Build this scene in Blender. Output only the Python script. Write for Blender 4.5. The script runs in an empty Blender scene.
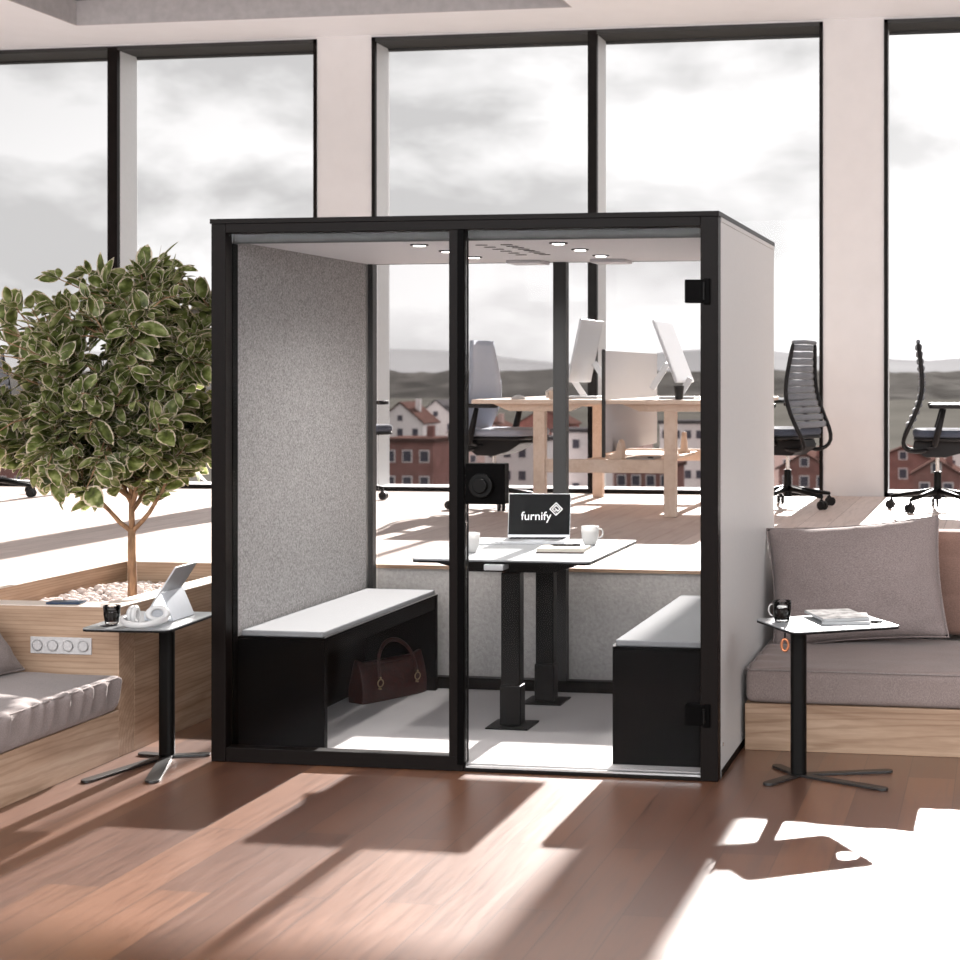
import bpy, bmesh, math, random
from mathutils import Vector, Matrix, noise as mnoise
SC = bpy.context.scene
C = SC.collection
PI = math.pi
R = math.radians
random.seed(7)

# ------------------------------------------------------------------ camera
YAW = math.atan2(283, 1684)
cam = bpy.data.cameras.new('camera'); camo = bpy.data.objects.new('camera', cam); C.objects.link(camo)
camo.location = (0, 0, 1.643); camo.rotation_euler = (R(90), 0, YAW)
cam.sensor_width = 36; cam.lens = 1684 / 960 * 36
cam.shift_x = -0.25; cam.shift_y = -106 / 960
cam.clip_end = 3000
cam.dof.use_dof = True; cam.dof.focus_distance = 8.5; cam.dof.aperture_fstop = 4.5
SC.camera = camo
SC.view_settings.view_transform = 'Standard'; SC.view_settings.look = 'None'
SC.view_settings.gamma = 1; SC.view_settings.use_curve_mapping = False
SC.view_settings.exposure = 0.87

# ------------------------------------------------------------------ sky
W = bpy.data.worlds.new('sky'); SC.world = W; W.use_nodes = True
nt = W.node_tree; N = nt.nodes; L = nt.links
for n in list(N): N.remove(n)
def nd(t, **k):
    n = N.new(t)
    for a, b in k.items(): setattr(n, a, b)
    return n
out = nd('ShaderNodeOutputWorld'); bg = nd('ShaderNodeBackground'); L.new(bg.outputs[0], out.inputs[0])
tc = nd('ShaderNodeTexCoord'); sep = nd('ShaderNodeSeparateXYZ'); L.new(tc.outputs['Generated'], sep.inputs[0])
def mth(op, a, b=None, c=None, cl=False):
    m = nd('ShaderNodeMath', operation=op); m.use_clamp = cl
    for i, v in enumerate((a, b, c)):
        if v is None: continue
        if isinstance(v, (int, float)): m.inputs[i].default_value = v
        else: L.new(v, m.inputs[i])
    return m.outputs[0]
mp = nd('ShaderNodeMapping'); mp.inputs['Scale'].default_value = (7.5, 7.5, 17); mp.inputs['Location'].default_value = (1.3, 0.4, 2.2)
L.new(tc.outputs['Generated'], mp.inputs[0])
nz = nd('ShaderNodeTexNoise'); nz.inputs['Scale'].default_value = 1.0; nz.inputs['Detail'].default_value = 7; nz.inputs['Roughness'].default_value = .52
nz.inputs['Distortion'].default_value = .15
L.new(mp.outputs[0], nz.inputs[0])
cr = nd('ShaderNodeValToRGB'); cr.color_ramp.elements[0].position = .36; cr.color_ramp.elements[0].color = (.0, .0, .0, 1)
cr.color_ramp.elements[1].position = .62; cr.color_ramp.elements[1].color = (1, 1, 1, 1)
L.new(nz.outputs[0], cr.inputs[0])
# brighter towards the sun's azimuth and towards the horizon
azi = mth('MULTIPLY_ADD', sep.outputs[0], 1.3, .76, True)        # 0 far left .. .7 towards the sun
hgt = mth('MULTIPLY_ADD', sep.outputs[2], -3.2, .58, True)        # bright low, darker high
br = mth('ADD', mth('MULTIPLY', cr.outputs[0], .42), mth('MULTIPLY_ADD', azi, .62, mth('MULTIPLY', hgt, .42)))
br = mth('MAXIMUM', br, .34)
br = mth('ADD', br, .10)
dark = mth('MULTIPLY_ADD', sep.outputs[1], .25, .85, True)
below = mth('GREATER_THAN', sep.outputs[2], -.02)
br2 = mth('MULTIPLY', mth('MULTIPLY', br, dark), mth('MULTIPLY_ADD', below, .75, .25))
cm = nd('ShaderNodeCombineColor'); L.new(mth('MULTIPLY', br2, 1.0), cm.inputs[0]); L.new(mth('MULTIPLY', br2, .985), cm.inputs[1]); L.new(mth('MULTIPLY', br2, .985), cm.inputs[2])
L.new(cm.outputs[0], bg.inputs[0]); bg.inputs[1].default_value = 0.85

# ------------------------------------------------------------------ sun, low behind the window wall, straight along -Y
sun = bpy.data.lights.new('sun', 'SUN'); suno = bpy.data.objects.new('sun', sun); C.objects.link(suno)
sun.energy = 10.5; sun.angle = R(.9); sun.color = (1, .95, .91)
EL = R(25)
suno.rotation_euler = Vector((0.0, -math.cos(EL), -math.sin(EL))).to_track_quat('-Z', 'Y').to_euler()
suno.location = (-2, 20, 10)

# unseen fill lights added behind the viewer, overhead and on the right
def area(name, loc, rot, sx, sy, e, col=(.96, .98, 1)):
    l_ = bpy.data.lights.new(name, 'AREA'); l_.shape = 'RECTANGLE'; l_.size = sx; l_.size_y = sy; l_.energy = e; l_.color = col
    o_ = bpy.data.objects.new(name, l_); C.objects.link(o_); o_.location = loc; o_.rotation_euler = rot; return o_
area('rear_fill', (-2.5, -2.8, 3.75), (R(78), 0, 0), 13, 1.5, 390)
area('overhead_fill', (-2.5, 2.2, 4.5), (0, 0, 0), 9, 2.5, 70)  # added overhead fill, no fixture modelled

area('right_fill', (4.5, 4.2, 3.5), (0, R(75), 0), 1.5, 8, 70)  # extra fill added from the right, no window there

# ------------------------------------------------------------------ material helpers
def rgb(r, g, b):
    f = lambda v: (v / 255 / 12.92) if v / 255 <= .04045 else ((v / 255 + .055) / 1.055) ** 2.4
    return (f(r), f(g), f(b), 1)
class MT:
    def __init__(s, name):
        s.m = bpy.data.materials.new(name); s.m.use_nodes = True
        s.t = s.m.node_tree; s.b = s.t.nodes['Principled BSDF']; s.o = s.t.nodes['Material Output']
    def n(s, t, **k):
        x = s.t.nodes.new(t)
        for a, b in k.items(): setattr(x, a, b)
        return x
    def l(s, a, b): s.t.links.new(a, b)
    def coords(s, scale=(1, 1, 1), rot=(0, 0, 0), src='Object'):
        c = s.n('ShaderNodeTexCoord'); m = s.n('ShaderNodeMapping')
        m.inputs['Scale'].default_value = scale; m.inputs['Rotation'].default_value = rot
        s.l(c.outputs[src], m.inputs[0]); return m.outputs[0]
    def noise(s, vec, scale=5, detail=3, rough=.5, dist=0):
        x = s.n('ShaderNodeTexNoise'); x.inputs['Scale'].default_value = scale; x.inputs['Detail'].default_value = detail
        x.inputs['Roughness'].default_value = rough; x.inputs['Distortion'].default_value = dist
        s.l(vec, x.inputs[0]); return x.outputs[0]
    def ramp(s, fac, stops):
        r = s.n('ShaderNodeValToRGB'); e = r.color_ramp.elements
        while len(e) < len(stops): e.new(.5)
        for i, (p, c) in enumerate(stops): e[i].position = p; e[i].color = c
        s.l(fac, r.inputs[0]); return r.outputs[0]
    def bump(s, h, strength=.3, dist=.01):
        b = s.n('ShaderNodeBump'); b.inputs['Strength'].default_value = strength; b.inputs['Distance'].default_value = dist
        s.l(h, b.inputs['Height']); s.l(b.outputs[0], s.b.inputs['Normal'])
    def set(s, col=None, rough=None, metal=None, spec=None):
        if col is not None:
            if isinstance(col, tuple): s.b.inputs['Base Color'].default_value = col
            else: s.l(col, s.b.inputs['Base Color'])
        if rough is not None: s.b.inputs['Roughness'].default_value = rough
        if metal is not None: s.b.inputs['Metallic'].default_value = metal
        if spec is not None: s.b.inputs['Specular IOR Level'].default_value = spec
        return s.m
def plain(name, col, rough=.5, metal=0, spec=.5, var=.06, nscale=30, bump=0):
    m = MT(name); v = m.coords(); n = m.noise(v, nscale, 3)
    a = tuple(c * (1 - var) for c in col[:3]) + (1,); b = tuple(min(1, c * (1 + var)) for c in col[:3]) + (1,)
    m.set(m.ramp(n, [(.3, a), (.7, b)]), rough, metal, spec)
    if bump: m.bump(n, bump, .004)
    return m.m
def oak(name, c1, c2, c3, scale, rough=.5, ws=2.6, wf=.5):
    """scale: stretch per axis; the grain runs along the axis with the smallest number"""
    m = MT(name); v = m.coords(scale)
    big = m.noise(v, 1.3, 4, .55, .9)
    w = m.n('ShaderNodeTexWave', wave_type='RINGS', rings_direction='SPHERICAL'); w.inputs['Scale'].default_value = ws
    w.inputs['Distortion'].default_value = 5; w.inputs['Detail'].default_value = 3; w.inputs['Detail Scale'].default_value = .8
    m.l(v, w.inputs[0])
    col = m.ramp(big, [(.3, c2), (.55, c1), (.75, c3)])
    mx = m.n('ShaderNodeMix', data_type='RGBA', blend_type='MULTIPLY')
    mx.inputs[0].default_value = wf; m.l(col, mx.inputs[6]); m.l(m.ramp(w.outputs[1], [(.0, (.62, .55, .5, 1)), (.3, (1, 1, 1, 1)), (1, (1, 1, 1, 1))]), mx.inputs[7])
    fine = m.noise(v, 12, 3, .6)
    mx2 = m.n('ShaderNodeMix', data_type='RGBA', blend_type='MULTIPLY'); mx2.inputs[0].default_value = .35
    m.l(mx.outputs[2], mx2.inputs[6]); m.l(m.ramp(fine, [(.35, (.75, .72, .7, 1)), (.6, (1, 1, 1, 1))]), mx2.inputs[7])
    m.bump(fine, .12, .002)
    return m.set(mx2.outputs[2], rough, spec=.35)
def plank_floor(name, ca, cb, gap, rough, pw=.19, pl=1.9, contrast=.4, spec=.5, coat=0):
    m = MT(name); c = m.n('ShaderNodeTexCoord'); sp = m.n('ShaderNodeSeparateXYZ'); cb_ = m.n('ShaderNodeCombineXYZ')
    m.l(c.outputs['Object'], sp.inputs[0]); m.l(sp.outputs[1], cb_.inputs[0]); m.l(sp.outputs[0], cb_.inputs[1])
    br = m.n('ShaderNodeTexBrick'); br.offset = .37; br.offset_frequency = 2
    br.inputs['Color1'].default_value = ca; br.inputs['Color2'].default_value = cb; br.inputs['Mortar'].default_value = gap
    br.inputs['Scale'].default_value = 1; br.inputs['Mortar Size'].default_value = .0016; br.inputs['Brick Width'].default_value = pl; br.inputs['Row Height'].default_value = pw
    br.inputs['Mortar Smooth'].default_value = .3; br.inputs['Bias'].default_value = 0
    m.l(cb_.outputs[0], br.inputs[0])
    # grain, offset per plank
    ad = m.n('ShaderNodeVectorMath', operation='MULTIPLY_ADD'); m.l(br.outputs[0], ad.inputs[0]); ad.inputs[1].default_value = (37, 37, 37); m.l(c.outputs['Object'], ad.inputs[2])
    mp = m.n('ShaderNodeMapping'); mp.inputs['Scale'].default_value = (22, 1.5, 1); m.l(ad.outputs[0], mp.inputs[0])
    g = m.noise(mp.outputs[0], 1.6, 6, .6, .7)
    mx = m.n('ShaderNodeMix', data_type='RGBA', blend_type='MULTIPLY'); mx.inputs[0].default_value = contrast * 2
    m.l(br.outputs[0], mx.inputs[6]); m.l(m.ramp(g, [(.3, (.48, .42, .38, 1)), (.5, (.88, .86, .84, 1)), (.72, (1.0, 1.0, 1.0, 1))]), mx.inputs[7])
    r = m.n('ShaderNodeMath', operation='MULTIPLY_ADD'); m.l(g, r.inputs[0]); r.inputs[1].default_value = .18; r.inputs[2].default_value = rough - .09
    m.l(r.outputs[0], m.b.inputs['Roughness'])
    m.bump(g, .1, .002)
    m.b.inputs['Coat Weight'].default_value = coat; m.b.inputs['Coat Roughness'].default_value = .33
    return m.set(mx.outputs[2], None, spec=spec)
def fabric(name, c1, c2, scale=(260, 260, 260), rough=.95, bump=.35):
    m = MT(name); v = m.coords((scale[0], scale[1], scale[2])); n = m.noise(v, 1, 2, .7)
    v2 = m.coords((6, 6, 6)); n2 = m.noise(v2, 1, 3)
    col = m.ramp(n, [(.32, c2), (.68, c1)])
    mx = m.n('ShaderNodeMix', data_type='RGBA', blend_type='MULTIPLY'); mx.inputs[0].default_value = .3
    m.l(col, mx.inputs[6]); m.l(m.ramp(n2, [(.3, (.8, .8, .8, 1)), (.7, (1, 1, 1, 1))]), mx.inputs[7])
    m.bump(n, bump, .003); m.b.inputs['Sheen Weight'].default_value = .15
    return m.set(mx.outputs[2], rough, spec=.2)
def glass_sheet(name, tint=(1, 1, 1, 1), refl=.05, rough=0.0):
    m = MT(name); t = m.t; t.nodes.remove(m.b)
    tr = m.n('ShaderNodeBsdfTransparent'); tr.inputs[0].default_value = tint
    gl = m.n('ShaderNodeBsdfGlossy'); gl.inputs['Roughness'].default_value = rough
    fr = m.n('ShaderNodeFresnel'); fr.inputs[0].default_value = 1.3
    mu = m.n('ShaderNodeMath', operation='MULTIPLY'); m.l(fr.outputs[0], mu.inputs[0]); mu.inputs[1].default_value = refl / .017
    mu.use_clamp = True
    mx = m.n('ShaderNodeMixShader'); m.l(mu.outputs[0], mx.inputs[0]); m.l(tr.outputs[0], mx.inputs[1]); m.l(gl.outputs[0], mx.inputs[2])
    m.l(mx.outputs[0], m.o.inputs[0]); return m.m
def emit(name, col, s):
    m = MT(name); m.set(col, .5); m.b.inputs['Emission Color'].default_value = col; m.b.inputs['Emission Strength'].default_value = s; return m.m

M = {}
M['white'] = plain('white_plaster', rgb(217, 215, 215), .8, var=.02, nscale=6, bump=.05)
M['ceiling'] = plain('ceiling_paint', rgb(226, 229, 234), .85, var=.015, nscale=4)
M['reveal'] = plain('light_grey_paint', rgb(205, 207, 208), .6, var=.02)
M['skyreveal'] = plain('grey_fine_plaster', rgb(178, 176, 178), .8, var=.08, nscale=14)
M['black'] = plain('black_frame_paint', rgb(15, 9, 7), .45, var=.1, spec=.12)
M['header'] = plain('dark_grey_frame_paint', rgb(40, 39, 38), .55, var=.05)
M['jet'] = plain('jet_black_laminate', rgb(5, 4, 4), .5, var=.2, spec=.04)
M['floor'] = plank_floor('brown_oak_planks', rgb(130, 87, 61), rgb(93, 57, 39), rgb(38, 24, 18), .38, .19, 1.9, .42, .6, .95)
M['upper'] = plank_floor('pale_oak_planks', rgb(226, 211, 204), rgb(206, 190, 182), rgb(140, 120, 112), .5, .19, 1.9, .25)
M['riser'] = MT('grey_rough_plaster'); _m = M['riser']; _v = _m.coords(); _n = _m.noise(_v, 55, 4, .6)
_m.bump(_n, .5, .008); M['riser'] = _m.set(_m.ramp(_n, [(.3, rgb(190, 187, 184)), (.7, rgb(214, 211, 208))]), .9, spec=.2)
cA, cB, cC = rgb(180, 152, 128), rgb(152, 123, 100), rgb(193, 167, 144)
M['oak_y'] = oak('oak_grain_along_y', cA, cB, cC, (5, .8, 9))
M['oak_x'] = oak('oak_grain_along_x', cA, cB, cC, (.8, 5, 9))
M['rim'] = plain('oak_edge_painted_sunlit', rgb(226, 212, 200), .6, var=.04)  # oak edge lightened in colour to stand in for glaring sunlight
M['desk'] = oak('birch_desk_wood', rgb(232, 212, 194), rgb(222, 200, 180), rgb(238, 220, 204), (4, 1, 4), .5, .9, .1)
M['shell'] = plain('warm_grey_laminate', rgb(198, 198, 197), .55, var=.015, nscale=60, spec=.35)
def felt(name, a, b):
    m = MT(name); v = m.coords(); n = m.noise(v, 120, 2, .8); m.bump(n, .4, .003)
    return m.set(m.ramp(n, [(.34, b), (.66, a)]), 1, spec=.1)
M['felt'] = felt('grey_speckled_felt', rgb(182, 180, 179), rgb(126, 124, 124))
M['boothceil'] = plain('booth_ceiling_panel', rgb(216, 215, 218), .6, var=.02)
M['boothfloor'] = plain('light_grey_booth_floor', rgb(180, 177, 177), .75, var=.03, nscale=200)
M['pad'] = plain('light_grey_bench_pad', rgb(132, 134, 136), .95, spec=.08, var=.04, nscale=150, bump=.15)
M['tabletop'] = plain('pale_grey_table_laminate', rgb(152, 155, 157), .5, var=.015, spec=.2)
M['greytop'] = plain('mid_grey_table_laminate', rgb(120, 122, 124), .3, var=.02)
M['glass'] = glass_sheet('clear_glass', (.97, .97, .97, 1), .004)
M['boothglass'] = glass_sheet('booth_glass', (.94, .937, .937, 1), .005)
M['tint'] = glass_sheet('skylight_tinted_glass', (.13, .135, .14, 1), .04)
M['lamp'] = emit('downlight_lens', (1, .97, .93, 1), 6.0)
M['metal'] = plain('brushed_steel', rgb(190, 190, 190), .3, 1, var=.05)
M['silver'] = plain('silver_aluminium', rgb(202, 204, 207), .35, .6, var=.03)
M['blackmetal'] = plain('black_powder_coat', rgb(10, 9, 8), .42, 0, var=.1, spec=.15)
M['footmetal'] = plain('satin_black_steel', rgb(20, 19, 18), .38, 0, var=.1, spec=.9)
M['darkplastic'] = plain('dark_plastic', rgb(24, 23, 24), .5, var=.1, spec=.25)
M['chairgrey'] = fabric('blue_grey_chair_fabric', rgb(178, 186, 200), rgb(150, 158, 172))
M['ribgrey'] = fabric('pale_grey_rib_fabric', rgb(138, 142, 148), rgb(108, 112, 118))
M['seatfab'] = fabric('slate_seat_fabric', rgb(84, 90, 104), rgb(60, 66, 78))
M['chrome'] = plain('satin_chrome', rgb(215, 212, 208), .25, .9, var=.03)
M['sofa'] = fabric('taupe_woven_fabric', rgb(158, 143, 138), rgb(124, 111, 107), (420, 420, 160))
M['sofa2'] = fabric('taupe_cushion_fabric', rgb(156, 145, 142), rgb(126, 116, 113), (300, 300, 300))
M['pillow'] = fabric('taupe_melange_fabric', rgb(160, 147, 144), rgb(120, 108, 106), (120, 420, 420))
M['brown'] = fabric('brown_quilted_fabric', rgb(150, 120, 108), rgb(124, 98, 88))
M['white_ceramic'] = plain('white_ceramic', rgb(206, 205, 203), .25, var=.01)
M['paper'] = plain('white_paper', rgb(176, 177, 178), .9, var=.02, spec=.08)
M['page'] = plain('cream_pages', rgb(196, 190, 178), .85, var=.02)
M['coffee'] = plain('black_coffee', rgb(22, 9, 6), .3, var=.1, spec=.1)
M['cup_glass'] = glass_sheet('drinking_glass', (.92, .93, .93, 1), .02)
M['leather'] = MT('dark_red_brown_leather'); _m = M['leather']; _n = _m.noise(_m.coords(), 45, 5, .6, .6)
_m.bump(_n, .35, .006); M['leather'] = _m.set(_m.ramp(_n, [(.3, rgb(28, 7, 5)), (.7, rgb(66, 22, 15))]), .38, spec=.5)
M['brass'] = plain('aged_brass', rgb(170, 150, 120), .35, .9, var=.05)
M['copper'] = plain('polished_copper', rgb(214, 142, 104), .3, .9, var=.04)
M['bark'] = MT('bark'); _m = M['bark']; _n = _m.noise(_m.coords((30, 30, 6)), 1.5, 4)
_m.bump(_n, .5, .006); M['bark'] = _m.set(_m.ramp(_n, [(.3, rgb(104, 76, 54)), (.7, rgb(168, 132, 100))]), .85)
M['gravel'] = plain('pale_pink_gravel', rgb(214, 200, 194), .9, var=.18, nscale=18)
M['soil'] = plain('brown_soil', rgb(84, 66, 56), .95, var=.25, nscale=20, bump=.5)
M['socket'] = plain('socket_plastic', rgb(196, 193, 192), .4, var=.01)
M['socket_dark'] = plain('socket_recess', rgb(84, 80, 79), .5, var=.02)
M['blue'] = plain('dark_blue_cover', rgb(24, 46, 74), .4, var=.05)
M['headphone'] = plain('off_white_headphone_plastic', rgb(196, 195, 194), .4, var=.02)
M['earcloth'] = plain('grey_ear_mesh', rgb(150, 152, 156), .8, var=.1, nscale=200)
M['printed'] = MT('printed_magazine_cover'); _m = M['printed']; _n = _m.noise(_m.coords(), 16, 4, .6, .5)
M['printed'] = _m.set(_m.ramp(_n, [(.35, rgb(44, 42, 42)), (.5, rgb(100, 98, 97)), (.7, rgb(128, 128, 128))]), .9, spec=.08)
M['screenblack'] = plain('black_screen', rgb(10, 10, 10), .3, var=.05, spec=.1)
M['logo'] = emit('lit_white_screen_lettering', (.8, .8, .8, 1), .35)
M['panelwhite'] = plain('pale_grey_screen_fabric', rgb(200, 205, 212), .9, var=.03, nscale=120)
M['monitor'] = plain('pale_grey_monitor_shell', rgb(200, 205, 211), .4, var=.02)
# outdoors
M['hwhite'] = plain('white_render', rgb(228, 222, 222), .9, var=.04, nscale=.2, spec=0)
M['hbrick'] = plain('red_brick_wall', rgb(140, 104, 99), .9, var=.15, nscale=.8, spec=0)
M['hpink'] = plain('pinkish_render', rgb(206, 180, 174), .9, var=.06, nscale=.3, spec=0)
M['hroof'] = plain('brown_roof_tiles', rgb(84, 64, 60), .9, var=.15, nscale=1, spec=0)
M['hroofgrey'] = plain('grey_roof_tiles', rgb(80, 77, 79), .9, var=.1, nscale=1, spec=0)
M['hwin'] = plain('dark_window_pane', rgb(84, 82, 92), .3, var=.1, spec=0)
M['field'] = plain('pale_meadow', rgb(84, 82, 78), 1, var=.15, nscale=.03, spec=0)
M['wood'] = plain('grey_green_woodland', rgb(74, 72, 70), 1, var=.4, nscale=.05, spec=0)
M['hill'] = plain('misty_grey_hill', rgb(128, 128, 130), 1, var=.12, nscale=.004, spec=0)  # haze of distance is put into this grey base colour

# ------------------------------------------------------------------ mesh helpers
def nb(): return bmesh.new()
def box(bm, x0, x1, y0, y1, z0, z1, mat=None):
    c = Vector(((x0 + x1) / 2, (y0 + y1) / 2, (z0 + z1) / 2))
    m = Matrix.Translation(c) @ Matrix.Diagonal((abs(x1 - x0), abs(y1 - y0), abs(z1 - z0), 1))
    if mat is not None: m = mat @ m
    return bmesh.ops.create_cube(bm, size=1, matrix=m)['verts']
def cyl(bm, p0, p1, r0, r1=None, seg=20, caps=True):
    p0 = Vector(p0); p1 = Vector(p1); d = p1 - p0
    q = d.to_track_quat('Z', 'Y').to_matrix().to_4x4()
    m = Matrix.Translation((p0 + p1) / 2) @ q
    bmesh.ops.create_cone(bm, cap_ends=caps, segments=seg, radius1=r0, radius2=r0 if r1 is None else r1, depth=d.length, matrix=m)
def tube(bm, pts, rad, seg=8, flat=1.0, closed=False):
    """swept tube; rad number or list; flat <1 squeezes the section"""
    pts = [Vector(p) for p in pts]; n = len(pts); rings = []; up = None
    for i, p in enumerate(pts):
        if closed: d = pts[(i + 1) % n] - pts[i - 1]
        else: d = pts[min(i + 1, n - 1)] - pts[max(i - 1, 0)]
        d.normalize()
        if up is None:
            up = Vector((0, 0, 1)) if abs(d.z) < .9 else Vector((1, 0, 0))
        s = d.cross(up)
        if s.length < 1e-4: s = d.cross(Vector((0, 1, 0)))
        s.normalize(); up = s.cross(d).normalized()
        r = rad[i] if isinstance(rad, (list, tuple)) else rad
        rings.append([bm.verts.new(p + (s * math.cos(a) * flat + up * math.sin(a)) * r) for a in [2 * PI * k / seg for k in range(seg)]])
    m = n if closed else n - 1
    for i in range(m):
        a, b = rings[i], rings[(i + 1) % n]
        for k in range(seg): bm.faces.new((a[k], a[(k + 1) % seg], b[(k + 1) % seg], b[k]))
    if not closed:
        bm.faces.new(list(reversed(rings[0]))); bm.faces.new(rings[-1])
def lathe(bm, prof, seg=28, c=(0, 0, 0)):
    rings = []
    for r, z in prof:
        rings.append([bm.verts.new((c[0] + r * math.cos(2 * PI * k / seg), c[1] + r * math.sin(2 * PI * k / seg), c[2] + z)) for k in range(seg)])
    for a, b in zip(rings, rings[1:]):
        for k in range(seg): bm.faces.new((a[k], a[(k + 1) % seg], b[(k + 1) % seg], b[k]))
    if prof[0][0] > 1e-5: bm.faces.new(list(reversed(rings[0])))
    if prof[-1][0] > 1e-5: bm.faces.new(rings[-1])
def rrect(w, d, r, seg=6, cx=0, cy=0):
    out = []
    for sx, sy, a0 in ((1, 1, 0), (-1, 1, 90), (-1, -1, 180), (1, -1, 270)):
        for k in range(seg + 1):
            a = R(a0 + 90 * k / seg); out.append((cx + sx * (w / 2 - r) + r * math.cos(a), cy + sy * (d / 2 - r) + r * math.sin(a)))
    return out
def prism(bm, outline, z0, z1, mat=None):
    a = [bm.verts.new((x, y, z0)) for x, y in outline]; b = [bm.verts.new((x, y, z1)) for x, y in outline]
    n = len(a)
    bm.faces.new(list(reversed(a))); bm.faces.new(b)
    for k in range(n): bm.faces.new((a[k], a[(k + 1) % n], b[(k + 1) % n], b[k]))
    if mat is not None: bmesh.ops.transform(bm, matrix=mat, verts=a + b)
def xform(bm, mat): bmesh.ops.transform(bm, matrix=mat, verts=bm.verts)
def obj(name, bm, m, parent=None, bevel=0, smooth=False, seg=2, sub=0, loc=None, rot=None):
    bmesh.ops.recalc_face_normals(bm, faces=bm.faces)
    me = bpy.data.meshes.new(name); bm.to_mesh(me); bm.free()
    if m is not None: me.materials.append(m)
    o = bpy.data.objects.new(name, me); C.objects.link(o)
    if parent is not None: o.parent = parent
    if loc: o.location = loc
    if rot: o.rotation_euler = rot
    if bevel:
        b = o.modifiers.new('bevel', 'BEVEL'); b.width = bevel; b.segments = seg; b.limit_method = 'ANGLE'; b.angle_limit = R(40)
    if sub:
        s = o.modifiers.new('sub', 'SUBSURF'); s.levels = sub; s.render_levels = sub
    if smooth:
        for p in me.polygons: p.use_smooth = True
    elif bevel:
        for p in me.polygons: p.use_smooth = False
    return o
def tag(o, label, cat, group=None, kind=None):
    o['label'] = label; o['category'] = cat
    if group: o['group'] = group
    if kind: o['kind'] = kind
    return o
def thing(name, label, cat, loc=(0, 0, 0), rz=0, group=None):
    o = bpy.data.objects.new(name, None); C.objects.link(o); o.empty_display_size = .05
    o.location = loc; o.rotation_euler = (0, 0, rz); return tag(o, label, cat, group)
def struct(name, bm, m, label=None, bevel=0):
    o = obj(name, bm, m, None, bevel); o['kind'] = 'structure'
    if label: o['label'] = label
    return o
def kids(o): return [c for c in bpy.data.objects if c.parent == o]
def copy_tree(o, parent=None):
    c = o.copy(); C.objects.link(c)
    if parent is not None: c.parent = parent
    for ch in kids(o): copy_tree(ch, c)
    return c
def B(name, dims, m, parent=None, bevel=0, mat=None):
    bm = nb(); box(bm, *dims, mat=mat); return obj(name, bm, m, parent, bevel)

P = .64      # height of the raised floor
CZ = 4.56    # ceiling height
WY = 13.8    # inner face of the window wall
# ================================================================== SETTING
bm = nb(); box(bm, -4.75, 4.6, -3, 8.47, -.2, 0); struct('floor', bm, M['floor'], 'brown oak plank floor of the lower level')
bm = nb()
box(bm, -11, 4.6, 8.47, 14.25, .35, P); box(bm, -11, -4.76, -3, 8.47, .35, P)
struct('floor_upper', bm, M['upper'], 'pale plank floor of the raised level by the windows')
bm = nb(); box(bm, -3.72, 4.6, 8.45, 8.47, 0, .622); box(bm, -4.765, -4.75, -3, 6.6, 0, .622)
struct('wall_riser', bm, M['riser'], 'rough grey riser wall below the raised floor')
bm = nb(); box(bm, -3.72, 4.6, 8.44, 8.47, .622, P); struct('trim_1', bm, M['oak_x'])
# window wall: columns, header, sills
openings = [(-9.754, -5.857, -7.811, -7.716), (-5.357, -1.460, -3.446, -3.368), (-.959, 2.938, .952, 1.03)]
bm = nb()
prev = -11
for x0, x1, m0, m1 in openings:
    box(bm, prev, x0, WY, WY + .42, P, CZ); prev = x1
box(bm, prev, 4.6, WY, WY + .42, P, CZ)
for x0, x1, m0, m1 in openings:
    box(bm, x0, x1, WY, WY + .42, CZ - .02, CZ); 
struct('wall_back', bm, M['white'], 'pinkish white columns between the tall windows')
for i, (x0, x1, m0, m1) in enumerate(openings):
    bm = nb()   # black inner edge
    box(bm, x0, x0 + .032, WY - .012, WY + .03, P, CZ - .02); box(bm, x1 - .03, x1, WY - .012, WY + .36, P, CZ - .02)
    box(bm, x0, x1, WY - .012, WY + .03, P, P + .035)
    box(bm, m0, m1, WY - .012, WY + .035, P + .03, CZ - .03)
    w = struct('window_%d' % (i + 1), bm, M['black'], 'tall window with black frame and central mullion')
    bm = nb(); box(bm, x0, x1, WY - .012, WY + .40, CZ - .055, CZ - .02); box(bm, x0, x1, WY + .33, WY + .40, CZ - .07, CZ - .02)
    obj('window_header', bm, M['header'], w)
    bm = nb(); box(bm, x0, x1, WY + .03, WY + .42, P, P + .03)
    obj('window_sill', bm, M['white'], w)
    bm = nb(); box(bm, m0 + .004, m1 - .004, WY + .035, WY + .34, P + .03, CZ - .055); box(bm, x0, x0 + .02, WY + .03, WY + .34, P + .03, CZ - .055)
    obj('mullion', bm, M['reveal'], w)
    bm = nb(); box(bm, x0 + .02, m0 + .004, WY + .345, WY + .355, P + .03, CZ - .07); box(bm, m1 - .004, x1 - .03, WY + .345, WY + .355, P + .03, CZ - .07)
    obj('window_pane', bm, M['glass'], w)
# ceiling with skylight
SX0, SX1, SY0, SY1 = -7.66, -3.38, 6.5, 13.02
bm = nb()
box(bm, -11, 4.6, SY1, 14.25, CZ, CZ + .3); box(bm, -11, 4.6, -3, SY0, CZ, CZ + .3)
box(bm, -11, SX0, SY0, SY1, CZ, CZ + .3); box(bm, SX1, 4.6, SY0, SY1, CZ, CZ + .3)
struct('ceiling', bm, M['ceiling'], 'white ceiling with a recessed skylight')
bm = nb(); t = .012
box(bm, SX0, SX1, SY1 - t, SY1, CZ + .001, CZ + .21); box(bm, SX0, SX1, SY0, SY0 + t, CZ + .001, CZ + .21)
box(bm, SX0, SX0 + t, SY0, SY1, CZ + .001, CZ + .21); box(bm, SX1 - t, SX1, SY0, SY1, CZ + .001, CZ + .21)
struct('trim_2', bm, M['skyreveal'], 'grey plaster reveal of the skylight')
bm = nb(); t = .09
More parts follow.
